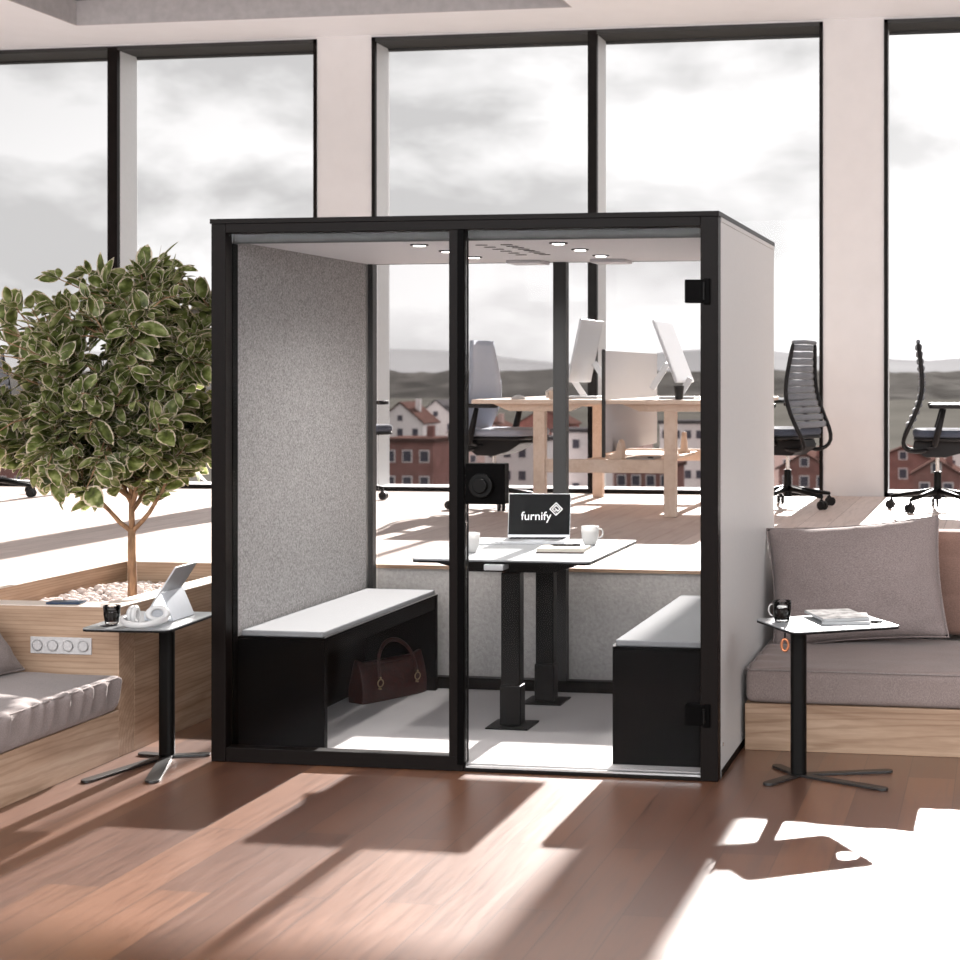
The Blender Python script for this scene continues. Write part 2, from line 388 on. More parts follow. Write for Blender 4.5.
box(bm, SX0, SX1, SY1 - t, SY1, CZ + .21, CZ + .27); box(bm, SX0, SX1, SY0, SY0 + t, CZ + .21, CZ + .27)
box(bm, SX0, SX0 + t, SY0, SY1, CZ + .21, CZ + .27); box(bm, SX1 - t, SX1, SY0, SY1, CZ + .21, CZ + .27)
sk = struct('window_4', bm, M['black'], 'skylight with black frame and dark tinted glass')
B('window_pane', (SX0 + .05, SX1 - .05, SY0 + .05, SY1 - .05, CZ + .235, CZ + .245), M['tint'], sk)
# side walls far off frame
bm = nb(); box(bm, -11.2, -11, -3, 14.25, 0, CZ + .3); struct('wall_left', bm, M['white'])
bm = nb(); box(bm, 4.6, 4.8, -3, 14.25, 0, CZ + .3); struct('wall_right', bm, M['white'])

# ================================================================== OUTDOORS
def terrain(name, x0, x1, y0, y1, nx, ny, f, m):
    bm = nb(); g = [[bm.verts.new((x0 + (x1 - x0) * i / nx, y0 + (y1 - y0) * j / ny, 0)) for i in range(nx + 1)] for j in range(ny + 1)]
    for r in g:
        for v in r: v.co.z = f(v.co.x, v.co.y)
    for j in range(ny):
        for i in range(nx): bm.faces.new((g[j][i], g[j][i + 1], g[j + 1][i + 1], g[j + 1][i]))
    return obj(name, bm, m, smooth=True)
def gz(y): return -24 + max(0, y - 320) * .05
o = terrain('ground', -1200, 500, 24, 640, 20, 40, lambda x, y: gz(y), M['field']); o['kind'] = 'structure'; o['label'] = 'pale meadow and ground far below the windows'
def hillf(x, y):
    q = math.sin(min(1, (y - 1300) / 900) * PI * .5)
    return -10 + q * (34 + 22 * mnoise.noise(Vector((x * .0045, 3, 0))) + 5 * mnoise.noise(Vector((x * .016, 1, 0))))
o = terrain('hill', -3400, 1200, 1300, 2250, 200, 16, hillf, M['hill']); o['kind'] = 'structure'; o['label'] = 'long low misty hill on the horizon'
def canopy(x, y):
    q = math.sin(max(0, min(1, (y - 620) / 260)) * PI * .6)
    return -10 + q * 12.0 + 3.0 * mnoise.noise(Vector((x * .03, y * .02, 0))) + 1.8 * mnoise.noise(Vector((x * .11, y * .09, 4)))
o = terrain('woodland', -900, 260, 620, 900, 300, 24, canopy, M['wood']); tag(o, 'dark grey green belt of trees along the foot of the hill', 'trees', kind='stuff')

def house(x, y, w, d, h, roof, wall, roofm, label, rz=0, floors=2, bays=3, zb=-15, brick_low=False):
    t = thing('house' if roof else 'apartment_block', label, 'building', (x, y, zb), rz)
    bm = nb(); box(bm, -w / 2, w / 2, -d / 2, d / 2, 0, h)
    if roof:   # gable facing the viewer
        a = [bm.verts.new(p) for p in [(-w / 2, -d / 2, h), (w / 2, -d / 2, h), (0, -d / 2, h + roof), (-w / 2, d / 2, h), (w / 2, d / 2, h), (0, d / 2, h + roof)]]
        bm.faces.new((a[0], a[1], a[2])); bm.faces.new((a[3], a[5], a[4]))
        bm.faces.new((a[0], a[2], a[5], a[3])); bm.faces.new((a[1], a[4], a[5], a[2]))
    obj('wall', bm, wall, t)
    bm = nb()
    if roof:
        for s in (-1, 1):
            L_ = math.hypot(w / 2, roof) + .5; an = math.atan2(roof, w / 2)
            m_ = Matrix.Translation((0, 0, h + roof + .12)) @ Matrix.Rotation(s * an, 4, 'Y')
            box(bm, 0 if s > 0 else -L_, L_ if s > 0 else 0, -d / 2 - .3, d / 2 + .3, -.1, .12, mat=m_)
    else: box(bm, -w / 2 - .3, w / 2 + .3, -d / 2 - .3, d / 2 + .3, h, h + .5)
    r = obj('roof', bm, roofm, t)
    B('chimney', (w * .18, w * .18 + .8, -.4, .4, h, h + (roof or 1) * .9 + 1), wall, t)
    top = h
    for f in range(floors):
        z = top - 2.4 - f * 3.1
        for k in range(bays):
            cx = (k - (bays - 1) / 2) * w / bays
            wd = B('window', (cx - .62, cx + .62, -d / 2 - .08, -d / 2 + .05, z, z + 1.5), M['hwhite'], t)
            B('pane', (cx - .5, cx + .5, -d / 2 - .12, -d / 2 - .07, z + .12, z + 1.38), M['hwin'], wd)
    if roof:
        wd = B('window', (-.6, .6, -d / 2 - .08, -d / 2 + .05, h + .2, h + 1.4), M['hwhite'], t)
        B('pane', (-.45, .45, -d / 2 - .12, -d / 2 - .07, h + .3, h + 1.28), M['hwin'], wd)
    return t
house(-102.8, 282, 8.2, 8, 17.24, 3.4, M['hwhite'], M['hroof'], "white gabled house left of the booth's door post", floors=5, bays=3, zb=-24)
house(-104.0, 304, 8.2, 8, 17.45, 3.2, M['hwhite'], M['hroofgrey'], 'white gabled house with grey roof just behind the door post', floors=5, bays=3, zb=-24)
house(-70.1, 196, 6.4, 8, 17.48, 0, M['hbrick'], M['hroof'], 'red brick house standing in front of the white gables', floors=5, bays=3, zb=-24)
house(-92.7, 296, 12.0, 8, 15.10, 2.6, M['hpink'], M['hroof'], 'pinkish house behind the blue grey office chair', floors=5, bays=4, zb=-24)
house(-65.7, 226, 8.5, 8, 16.54, 0, M['hwhite'], M['hroofgrey'], 'white flat roofed block left of the left desk leg', floors=5, bays=4, zb=-24)
house(-85.6, 312, 10.0, 8, 16.24, 2.8, M['hbrick'], M['hroof'], 'brick gabled house between the desk leg and the rear post', floors=5, bays=3, zb=-24)
house(-60.2, 238, 7.0, 8, 17.30, 0, M['hwhite'], M['hroofgrey'], "small white block right of the booth's rear post", floors=5, bays=3, zb=-24)
house(-69.9, 306, 10.0, 8, 15.67, 2.8, M['hpink'], M['hroof'], 'pink rendered gabled house behind the desk divider', floors=5, bays=3, zb=-24)
house(-45.2, 214, 7.6, 8, 13.72, 0, M['hbrick'], M['hroof'], 'low brick block under the desk divider', floors=5, bays=4, zb=-24)
house(-48.4, 262, 9.0, 8, 17.87, 0, M['hwhite'], M['hroofgrey'], 'white block with rows of windows right of the right desk leg', floors=5, bays=5, zb=-24)
house(-36.3, 288, 8.0, 8, 12.12, 2.4, M['hpink'], M['hroof'], 'pink house with brown roof beside the ribbed chair', floors=5, bays=3, zb=-24)
house(-24.8, 216, 6.5, 8, 13.69, 1.8, M['hbrick'], M['hroof'], 'brown roofed brick house left of the pinkish column', floors=5, bays=3, zb=-24)
house(-13.3, 232, 8.4, 8, 13.87, 1.8, M['hbrick'], M['hroof'], "wide brick house behind the rightmost office chair's back", floors=5, bays=3, zb=-24)
house(-7.6, 200, 5.4, 8, 14.04, 1.6, M['hbrick'], M['hroof'], "small brick house behind the rightmost chair's column", floors=5, bays=2, zb=-24)
house(-5.3, 262, 7.0, 8, 13.58, 1.8, M['hwhite'], M['hroof'], 'white house at the right end of the view', floors=5, bays=3, zb=-24)
house(-180.6, 284, 12.0, 8, 11.13, 3, M['hbrick'], M['hroof'], 'brick house at the far left behind the leaves', floors=5, bays=4, zb=-24)
house(-179.8, 300, 12.0, 8, 12.38, 0, M['hwhite'], M['hroofgrey'], 'white block behind the lower left of the tree crown', floors=5, bays=5, zb=-24)

# ================================================================== MEETING BOOTH
BX0, BX1, BY0, BY1 = -3.312, -1.131, 6.685, 8.36
bt = thing('meeting_booth', 'large black framed glass meeting booth with grey side walls', 'office booth', ((BX0 + BX1) / 2, (BY0 + BY1) / 2, 0))
ox, oy = bt.location.x, bt.location.y
def BB(name, d, m, parent=bt, bevel=0): return B(name, (d[0] - ox, d[1] - ox, d[2] - oy, d[3] - oy, d[4], d[5]), m, parent, bevel)
bm = nb()
for d in [(BX0, -3.247, BY0, 6.75, .0, 2.28), (-1.204, BX1, BY0, 6.75, 0, 2.28), (-3.247, -1.204, BY0, 6.75, 2.239, 2.28), (-3.246, -2.2, BY0 + .0005, 6.75, 0, .062), (-2.199, -1.205, BY0, 6.72, 0, .016)]:
    box(bm, d[0] - ox, d[1] - ox, d[2] - oy, d[3] - oy, d[4], d[5])
ff = obj('front_frame', bm, M['black'], bt, .003)
bm = nb(); box(bm, -2.261 - ox, -2.222 - ox, BY0 - oy, 6.75 - oy, .06, 2.24); obj('front_mullion', bm, M['black'], bt, .002)
bm = nb(); box(bm, -2.222 - ox, -2.192 - ox, BY0 - .012 - oy, 6.74 - oy, .03, 2.24); obj('door_stop', bm, M['jet'], bt, .004)
BB('roof', (BX0 - .004, BX1 + .004, BY0 - .004, BY1, 2.28, 2.3), M['black'])
for s in (0, 1):
    x0, x1 = ((BX0, -3.262), (-1.181, BX1))[s]
    sp_ = BB('side_panel', (x0, x1, 6.75, BY1, .0, 2.262), M['shell'])
    xi = ((-3.262, -3.25), (-1.193, -1.181))[s]
    BB('felt_lining', (xi[0], xi[1], 6.76, 8.29, .03, 2.212), M['felt'], sp_)
    BB('base_trim', ((x0 - .003, x0 - .0005) if s == 0 else (x1 + .0005, x1 + .003)) + (6.76, BY1, 0, .03), M['jet'], sp_)
BB('inner_jamb', (-3.263, -3.244, 6.75, 6.797, .03, 2.2), M['jet'])
BB('inner_header', (-3.246, -1.205, 6.7505, 6.775, 2.2, 2.2605), M['header'])
BB('roof_edge_trim', (BX1 - .01, BX1 + .003, 6.75, BY1, 2.262, 2.2805), M['shell'])
bm = nb(); cyl(bm, (BX1 - ox, 6.79 - oy, .13), (BX1 + .004 - ox, 6.79 - oy, .13), .008); obj('screw', bm, M['chrome'], bt)
cp = BB('ceiling_panel', (-3.249, -1.194, 6.776, 8.31, 2.212, 2.262), M['boothceil'])
BB('floor_panel', (-3.261, -1.182, 6.72, 8.31, .0, .028), M['boothfloor'])
BB('threshold', (-2.19, -1.205, 6.69, 6.735, .016, .024), M['metal'])
gp = BB('front_glass', (-3.25, -2.255, 6.705, 6.715, .055, 2.245), M['boothglass'])
dr = BB('door', (-2.19, -1.203, 6.692, 6.702, .028, 2.236), M['boothglass'])
bm = nb(); x0, x1, z0, z1 = -2.183 - ox, -2.016 - ox, 1.107, 1.275
box(bm, x0, x1, 6.665 - oy, 6.73 - oy, z0, z1); hd = obj('lock_plate', bm, M['jet'], dr, .004)
bm = nb(); cx = -2.112 - ox; cyl(bm, (cx, 6.665 - oy, 1.185), (cx, 6.64 - oy, 1.185), .05, .05, 32); cyl(bm, (cx, 6.64 - oy, 1.185), (cx, 6.625 - oy, 1.185), .032, .03, 32)
obj('door_knob', bm, M['blackmetal'], dr, .003)
for z0, z1 in ((1.93, 2.024), (.226, .307)):
    bm = nb(); box(bm, -1.266 - ox, -1.19 - ox, 6.672 - oy, 6.722 - oy, z0, z1); box(bm, -1.19 - ox, -1.163 - ox, 6.672 - oy, 6.69 - oy, z0 - .006, z1 + .004)
    h_ = obj('hinge', bm, M['jet'], dr, .002)
    bm = nb(); cyl(bm, (-1.187 - ox, 6.668 - oy, z0 + .012), (-1.187 - ox, 6.668 - oy, z1 - .012), .006); obj('hinge_pin', bm, M['blackmetal'], h_)
bm = nb()
for d in [(-3.249, -3.222, 8.31, BY1, .0, 2.262), (-1.221, -1.194, 8.31, BY1, 0, 2.262), (-3.249, -1.194, 8.31, BY1, 0, .085), (-3.249, -1.194, 8.31, BY1, 2.212, 2.262), (-2.256, -2.188, 8.30, BY1, .05, 2.22)]:
    box(bm, d[0] - ox, d[1] - ox, d[2] - oy, d[3] - oy, d[4], d[5])
obj('rear_frame', bm, M['header'], bt, .002)
BB('rear_base_rail', (-3.249, -1.194, 8.295, 8.309, .028, .085), M['jet'])
BB('rear_glass', (-3.2, -1.245, 8.33, 8.34, .08, 2.22), M['boothglass'])
for X in (-2.53, -1.90):
    for Y in (7.08, 7.46, 7.86):
        bm = nb(); lathe(bm, [(.026, -.004), (.034, -.006), (.040, -.004), (.041, 0), (.03, .0)], 28, (X - ox, Y - oy, 2.212))
        dl = obj('downlight', bm, M['header'], cp, smooth=True)
        bm = nb(); cyl(bm, (X - ox, Y - oy, 2.2045), (X - ox, Y - oy, 2.2070), .026, .026, 24); obj('downlight_lens', bm, M['lamp'], cp)
        ll = bpy.data.lights.new('downlight_bulb', 'SPOT'); ll.energy = 15; ll.spot_size = R(150); ll.spot_blend = 1; ll.shadow_soft_size = .05; ll.color = (1, .97, .94)
        lo = bpy.data.objects.new('downlight_bulb', ll); C.objects.link(lo); lo.parent = dl; lo.location = (X - ox, Y - oy, 2.19)
for X, n in ((-2.265, 6), (-2.15, 8)):
    bm = nb()
    for k in range(n):
        y = 7.14 + .62 * k / (n - 1); prism(bm, [(a * 1 + X - ox, b + y - oy) for a, b in rrect(.055, .03, .014)], 2.2095, 2.2115)
    obj('air_vent', bm, M['header'], cp)
for X in (-2.36, -1.93):
    BB('air_outlet', (X - .09, X + .09, 8.12, 8.29, 2.196, 2.2115), M['boothceil'], cp, .003)

# ---------------- benches inside
def bench(label, xc, grp):
    w = .395; t = thing('bench', label, 'bench', (xc, 7.53, .028), 0, grp)
    y0, y1 = -.73, .73; h = .475
    for y in (y0, y1 - .035): B('end_panel', (-w / 2, w / 2, y, y + .035, 0, h), M['jet'], t, .003)
    s = -1 if xc < -2.2 else 1
    B('shade_panel', ((-w / 2, -w / 2 + .018) if s < 0 else (w / 2 - .018, w / 2)) + (y0 + .035, y1 - .035, 0, h - .02), M['jet'], t)  # black sheet added to stand in for the dark under the seat
    B('seat_board', (-w / 2, w / 2, y0, y1, h + .0005, h + .012), M['jet'], t, .002)
    B('apron', (-s * (w / 2 - .004) - .016 * (1 if s < 0 else 0), -s * (w / 2 - .004) + .016 * (0 if s < 0 else 1), y0 + .036, y1 - .036, h - .06, h - .001), M['jet'], t)
    bm = nb(); prism(bm, rrect(w - .02, 2 * y1 - .02, .012), h + .0125, h + .038); obj('seat_pad', bm, M['pad'], t, .006, seg=3)
    B('edge_trim', (-s * (w / 2 - .001) - .0015, -s * (w / 2 - .001) + .0015, y0 + .01, y1 - .01, h + .0125, h + .017), M['metal'], t)
    return t
bench('black bench with pale grey pad along the felt wall, bag beneath it', -3.05, 'benches inside the booth')
bench('black bench with pale grey pad behind the glass door', -1.397, 'benches inside the booth')

# ---------------- handbag
hb = thing('handbag', 'dark red brown leather handbag on the booth floor under the left bench', 'handbag', (-3.03, 8.03, .029), R(64))
bm = nb()
L_, D_, H_ = .44, .13, .20
n = 14
for side in (-1, 1):
    pass
rows = []
for j in range(11):
    v = j / 10; th = D_ / 2 * (1 - .75 * max(0, (v - .35) / .65) ** 1.5); row = []
    for i in range(n + 1):
        u = i / n * 2 - 1; sag = -.022 * (1 - u * u) * v ** 3 + .012 * abs(u) ** 6 * v ** 2
        row.append((u * L_ / 2 * (1 - .03 * v), th * (1 - .25 * abs(u) ** 5), v * H_ + sag))
    rows.append(row)
def shell(bm, rows):
    F = [[bm.verts.new((x, -t, z)) for x, t, z in r] for r in rows]; K = [[bm.verts.new((x, t, z)) for x, t, z in r] for r in rows]
    nj, ni = len(F), len(F[0])
    for j in range(nj - 1):
        for i in range(ni - 1):
            bm.faces.new((F[j][i], F[j][i + 1], F[j + 1][i + 1], F[j + 1][i])); bm.faces.new((K[j][i], K[j + 1][i], K[j + 1][i + 1], K[j][i + 1]))
        bm.faces.new((F[j][0], F[j + 1][0], K[j + 1][0], K[j][0])); bm.faces.new((F[j][-1], K[j][-1], K[j + 1][-1], F[j + 1][-1]))
    for i in range(ni - 1):
        bm.faces.new((F[0][i], K[0][i], K[0][i + 1], F[0][i + 1])); bm.faces.new((F[-1][i], F[-1][i + 1], K[-1][i + 1], K[-1][i]))
shell(bm, rows)
for v in bm.verts: v.co.y += .006 * mnoise.noise(v.co * 14)
obj('bag_body', bm, M['leather'], hb, smooth=True, bevel=.004)
bm = nb(); box(bm, -.2, .2, -.018, .018, H_ - .022, H_ - .006); obj('top_flap', bm, M['leather'], hb, .004)
for sy in (-1, 1):
    pts = []
    for k in range(17):
        a = PI * k / 16; pts.append((-.125 * math.cos(a) - .02 * math.sin(a), sy * (.072 - .03 * math.sin(a)) if sy < 0 else .075 + .04 * math.sin(a), .115 + (.178 if sy < 0 else .03) * math.sin(a) ** .8))
    bm = nb(); tube(bm, pts, .011, 8, .45); hh = obj('handle', bm, M['leather'], hb, smooth=True)
    for sx in (-1, 1):
        bm = nb(); tube(bm, [(sx * .125 + .018 * math.cos(a), sy * .077, .095 + .018 * math.sin(a)) for a in [2 * PI * k / 16 for k in range(16)]], .003, 6, 1, True)
        for dz in (-.028, .026): cyl(bm, (sx * .125, sy * .062, .095 + dz), (sx * .125, sy * .080, .095 + dz), .005, .005, 10)
        obj('ring', bm, M['brass'], hh, smooth=True)

# ---------------- meeting table
mt = thing('meeting_table', 'two column meeting table with pale grey top inside the booth', 'table', (-2.225, 7.77, .028))
tx, ty = -2.225, 7.77; TZ = .81 - .028
bm = nb(); prism(bm, rrect(.83, 1.0, .03), TZ - .008, TZ); tp = obj('tabletop', bm, M['tabletop'], mt, .002)
bm = nb(); prism(bm, rrect(.826, .996, .03), TZ - .018, TZ - .0085); obj('tabletop_edge', bm, M['blackmetal'], tp)
for Y, c_ in ((7.47, 0), (8.05, 1)):
    y = Y - ty; x = -2.222 - tx
    bm = nb(); box(bm, x - .1, x + .1, y - .1, y + .1, 0, .008); fp = obj('foot_plate', bm, M['blackmetal'], mt, .002)
    bm = nb(); box(bm, x - .05, x + .05, y - .04, y + .04, .0085, .19); obj('lower_column', bm, M['blackmetal'], mt, .006)
    bm = nb(); box(bm, x - .045, x + .045, y - .036, y + .036, .19, TZ - .075); obj('upper_column', bm, M['blackmetal'], mt, .006)
    bm = nb(); prism(bm, [(-.36, TZ - .019), (.30, TZ - .019), (.30, TZ - .045), (.2, TZ - .074), (-.2, TZ - .074), (-.36, TZ - .035)], -.03, .03, Matrix.Translation((0, y, 0)) @ Matrix.Rotation(R(90), 4, 'X'))
    obj('support_arm', bm, M['blackmetal'], mt, .002)
B('connecting_beam', (-2.222 - tx - .04, -2.222 - tx + .04, 7.47 - ty + .031, 8.05 - ty - .031, TZ - .07, TZ - .02), M['blackmetal'], mt)
B('power_socket', (-.065, .025, 7.25 - ty, 7.34 - ty, TZ - .045, TZ - .019), M['silver'], mt, .003)
# laptop, screen faces the viewer
TT = .8105
lp = thing('laptop', 'open silver laptop showing a white logo on its black screen', 'laptop', (-2.2835, 8.08, TT), R(8))
B('laptop_base', (-.155, .155, -.11, .11, 0, .014), M['silver'], lp, .003)
bm = nb()
for r_ in range(5):
    for k in range(13): box(bm, -.135 + k * .021, -.135 + k * .021 + .018, -.005 + r_ * .02, -.005 + r_ * .02 + .017, .0141, .0155)
obj('keyboard', bm, M['darkplastic'], lp)
B('touchpad', (-.05, .05, -.095, -.03, .0141, .0147), M['monitor'], lp)
ang = R(-12)
lm = Matrix.Translation((0, .108, .012)) @ Matrix.Rotation(ang, 4, 'X')
bm = nb(); box(bm, -.157, .157, 0, .006, 0, .222, mat=lm); ld = obj('screen_lid', bm, M['silver'], lp, .002)
bm = nb(); box(bm, -.154, .154, -.0012, -.0002, .014, .219, mat=lm); obj('screen', bm, M['screenblack'], ld)
cu = bpy.data.curves.new('lettering', 'FONT'); cu.body = 'furnify'; cu.size = .060; cu.align_x = 'CENTER'; cu.extrude = .0004; cu.offset = .0
tmp = bpy.data.objects.new('lettering_tmp', cu); C.objects.link(tmp)
bpy.context.view_layer.update()
me = bpy.data.meshes.new_from_object(tmp.evaluated_get(bpy.context.evaluated_depsgraph_get())); bpy.data.objects.remove(tmp)
me.materials.append(M['logo'])
lt = bpy.data.objects.new('lettering', me); C.objects.link(lt); lt.parent = ld
lt.matrix_local = lm @ Matrix.Translation((-.016, -.0018, .088)) @ Matrix.Rotation(R(90), 4, 'X')
lt['label'] = 'white lettering reading furnify'
bm = nb()   # emblem: rounded diamond of nested bent strokes
dm = lm @ Matrix.Translation((.084, -.0018, .143)) @ Matrix.Rotation(R(45), 4, 'Y')
def stroke(x0, x1, z0, z1): box(bm, x0, x1, -.0004, .0004, z0, z1, mat=dm)
w_ = .0034; s_ = .024
stroke(-s_, s_, s_ - w_, s_); stroke(-s_, -s_ + w_, -s_, s_); stroke(-s_, s_, -s_, -s_ + w_); stroke(s_ - w_, s_, -s_, s_)
s2 = .0155
stroke(-s2, s2, s2 - w_, s2); stroke(-s2, -s2 + w_, -s2, s2); stroke(-s2, s2 * .4, -s2, -s2 + w_)
stroke(s2 - w_, s2, -s2 * .2, s2); stroke(-s2 * .5, s2, -.0025, .001); stroke(s2 * .1, s2 * .1 + w_, -s2, .0)
stroke(s2 - w_, s_, -s2, -s2 + w_)
em = obj('emblem', bm, M['logo'], ld)
# mugs
def mug(label, loc, rz, grp='mugs on the meeting table'):
    t = thing('mug', label, 'mug', loc, rz, grp)
    bm = nb(); lathe(bm, [(.0, .003), (.026, .003), (.030, .006), (.039, .028), (.0425, .06), (.0435, .092), (.0405, .092), (.039, .06), (.033, .02), (.0, .012)], 32)
    for v in bm.verts:
        if v.co.z < .0031: v.co.z = 0
    obj('cup', bm, M['white_ceramic'], t, smooth=True)
    bm = nb(); tube(bm, [(.040, 0, .075), (.052, 0, .080), (.062, 0, .072), (.064, 0, .055), (.056, 0, .038), (.039, 0, .032)], .0045, 8)
    obj('handle', bm, M['white_ceramic'], t, smooth=True, sub=1)
    return t
mug('white mug with handle to the right, behind the notebook', (-1.985, 7.99, TT), R(5))
mug('white mug half hidden by the booth door post', (-2.452, 7.56, TT), R(160))
nbk = thing('notebook', 'small cream notebook lying in front of the laptop', 'notebook', (-2.035, 7.68, TT), R(4))
B('cover', (-.115, .115, -.085, .085, 0, .004), M['leather'], nbk, .001)
B('pages', (-.113, .113, -.083, .083, .004, .0205), M['page'], nbk, .001)
bm = nb(); cyl(bm, (-.07, 0, 0), (.055, 0, 0), .0048, .0048, 12); cyl(bm, (-.085, 0, 0), (-.07, 0, 0), .001, .0045, 12)
pn = thing('pen', 'black pen on top of the cream notebook', 'pen', (-2.02, 7.715, TT + .0258), R(6)); obj('barrel', bm, M['darkplastic'], pn, smooth=False)
B('clip', (.02, .055, -.001, .001, .004, .0065), M['blackmetal'], pn)
tb = thing('tablet', 'flat grey tablet on the booth table beside the left mug', 'tablet', (-2.56, 7.95, TT), R(24))
B('tablet_body', (-.12, .12, -.085, .085, 0, .007), M['silver'], tb, .002); B('tablet_screen', (-.112, .112, -.078, .078, .0072, .0078), M['tabletop'], tb)

# ================================================================== SIDE TABLES
def side_table(label, cx, cy, w, d, rz, colx, coly, feet, hole, H=.61, topm=None):
    topm = topm or M['tabletop']
    t = thing('side_table', label, 'side table', (colx, coly, 0), 0, 'black swivel side tables')
    bm = nb(); m_ = Matrix.Translation((cx - colx, cy - coly, 0)) @ Matrix.Rotation(rz, 4, 'Z')
    # top with a round cable hole: ring mesh
    out = rrect(w, d, .035, 8); hx, hy, hr = hole
    nO = len(out); inner = []
    for x, y in out:
        a = math.atan2(y - hy, x - hx); inner.append((hx + hr * math.cos(a), hy + hr * math.sin(a)))
    def ringplate(bm, z0, z1, out):
        vo0 = [bm.verts.new(m_ @ Vector((x, y, z0))) for x, y in out]; vo1 = [bm.verts.new(m_ @ Vector((x, y, z1))) for x, y in out]
        K = 40
        ci = [(hx + hr * math.cos(2 * PI * k / K), hy + hr * math.sin(2 * PI * k / K)) for k in range(K)]
        vi0 = [bm.verts.new(m_ @ Vector((x, y, z0))) for x, y in ci]; vi1 = [bm.verts.new(m_ @ Vector((x, y, z1))) for x, y in ci]
        for a, b in ((vo0, vo1), (vi0, vi1)):
            for k in range(len(a)): bm.faces.new((a[k], a[(k + 1) % len(a)], b[(k + 1) % len(a)], b[k]))
        for o_, i_ in ((vo0, vi0), (vo1, vi1)):
            es = []
            for ring in (o_, i_):
                for k in range(len(ring)):
                    e = bm.edges.get((ring[k], ring[(k + 1) % len(ring)])); es.append(e)
            bmesh.ops.triangle_fill(bm, use_beauty=True, use_dissolve=False, edges=es)
    ringplate(bm, H - .004, H, out); tp = obj('tabletop', bm, topm, t)
    bm = nb(); ringplate(bm, H - .012, H - .0045, out); obj('tabletop_edge', bm, M['blackmetal'], tp)
    bm = nb(); prism(bm, rrect(.066, .05, .022, 6), .012, H - .013); obj('column', bm, M['blackmetal'], t, smooth=False)
    for dx, dy, wd in feet:
        L_ = math.hypot(dx, dy); a = math.atan2(dy, dx)
        bm = nb(); ol = [(0, -wd * .42)] + [(L_ - wd / 2 + wd / 2 * math.cos(q), wd / 2 * math.sin(q)) for q in [R(-90 + 180 * k / 8) for k in range(9)]] + [(0, wd * .42)]
        prism(bm, ol, .001, .011, Matrix.Rotation(a, 4, 'Z')); obj('foot', bm, M['footmetal'], t, .001)
    return t
side_table('side table with pale top, coffee cup and magazines before the taupe sofa', -.722, 6.985, .485, .41, R(31), -.824, 6.841,
           [(.375, .128, .045), (.375, -.19, .045), (-.11, -.19, .05), (-.118, .15, .045)], (.185, -.06, .046))
side_table('side table with headphones and tablet left of the booth', -3.523, 6.575, .375, .52, R(4), -3.537, 6.731,
           [(-.105, -.49, .05), (.17, -.45, .06), (-.14, .02, .05), (.17, .06, .045)], (-.11, -.165, .036), topm=M['greytop'])
# hook with copper ring under right table
hk = thing('key_ring', 'small copper ring hanging below the right side table', 'ring', (-.868, 6.745, .555))
bm = nb(); tube(bm, [(.014 * math.cos(a), .002, -.006 + .024 * math.sin(a)) for a in [2 * PI * k / 20 for k in range(20)]], .0055, 8, 1, True); obj('ring', bm, M['copper'], hk, smooth=True)
bm = nb(); cyl(bm, (0, .002, .014), (0, .002, .0425), .004); obj('strap', bm, M['darkplastic'], hk)

def clear_cup(label, loc, rz, r=.032, h=.075, handle=True, fill=.7, name='coffee_glass'):
    t = thing(name, label, 'cup', loc, rz)
    bm = nb(); lathe(bm, [(0, 0), (r * .78, 0), (r * .85, .008), (r, h * .5), (r * 1.06, h), (r * 1.01, h), (r * .93, h * .5), (r * .78, .010), (0, .008)], 28)
    obj('glass', bm, M['cup_glass'], t, smooth=True)
    bm = nb(); lathe(bm, [(0, .0105), (r * .76, .0105), (r * .90, h * .5), (r * .93, h * fill), (0, h * fill)], 28); obj('coffee', bm, M['coffee'], t, smooth=False)
    if handle:
        bm = nb(); tube(bm, [(r, 0, h * .82), (r + .014, 0, h * .85), (r + .021, 0, h * .6), (r + .015, 0, h * .33), (r * .95, 0, h * .28)], .0035, 8)
        obj('handle', bm, M['white_ceramic'], t, smooth=True, sub=1)
    return t
clear_cup('glass cup of black coffee on the right side table', (-.908, 6.965, .6105), R(190), .037, .088, True, .72)
clear_cup('glass tumbler of dark coffee on the left side table', (-3.628, 6.44, .6105), 0, .033, .078, False, .8, 'coffee_tumbler')
for i, (dx, dy, rz, dz, lab, mm) in enumerate([(-.655, 7.06, R(8), 0, 'lower magazine with pale blue edge under the printed one', 'paper'), (-.69, 7.07, R(24), .0125, 'printed magazine on top of the pair beside the coffee cup', 'printed')]):
    mg = thing('magazine', lab, 'magazine', (dx, dy, .6105 + dz), rz, 'magazines on the right side table')
    B('pages', (-.10, .10, -.135, .135, 0, .011), M['paper'], mg, .001); B('cover', (-.10, .10, -.135, .135, .0111, .012), M[mm], mg)
# headphones
hp = thing('headphones', 'white over ear headphones lying on the left side table', 'headphones', (-3.455, 6.44, .6105), R(8))
for (loc_, rx, ry, sx, sy) in (((-.078, 0.0, .042), 0, R(-90), 1.0, .85), ((.028, .012, .043), R(-112), 0, 1.25, .85)):
    m_ = Matrix.Translation(loc_) @ Matrix.Rotation(ry, 4, 'Y') @ Matrix.Rotation(rx, 4, 'X') @ Matrix.Diagonal((sx, sy, 1, 1))
    bm = nb(); lathe(bm, [(0, .020), (.022, .018), (.034, .010), (.038, .0), (.036, -.004), (.0, -.004)], 28); xform(bm, m_); ec = obj('ear_cup', bm, M['headphone'], hp, smooth=True)
    bm = nb(); pts = [(.030 * math.cos(a), .030 * math.sin(a), -.014) for a in [2 * PI * k / 24 for k in range(24)]]; tube(bm, pts, .0105, 10, 1, True); xform(bm, m_)
    obj('ear_pad', bm, M['headphone'], ec, smooth=True)
    bm = nb(); lathe(bm, [(0, -.012), (.023, -.0115), (.023, -.0065), (0, -.0065)], 24); xform(bm, m_); obj('ear_mesh', bm, M['earcloth'], ec)
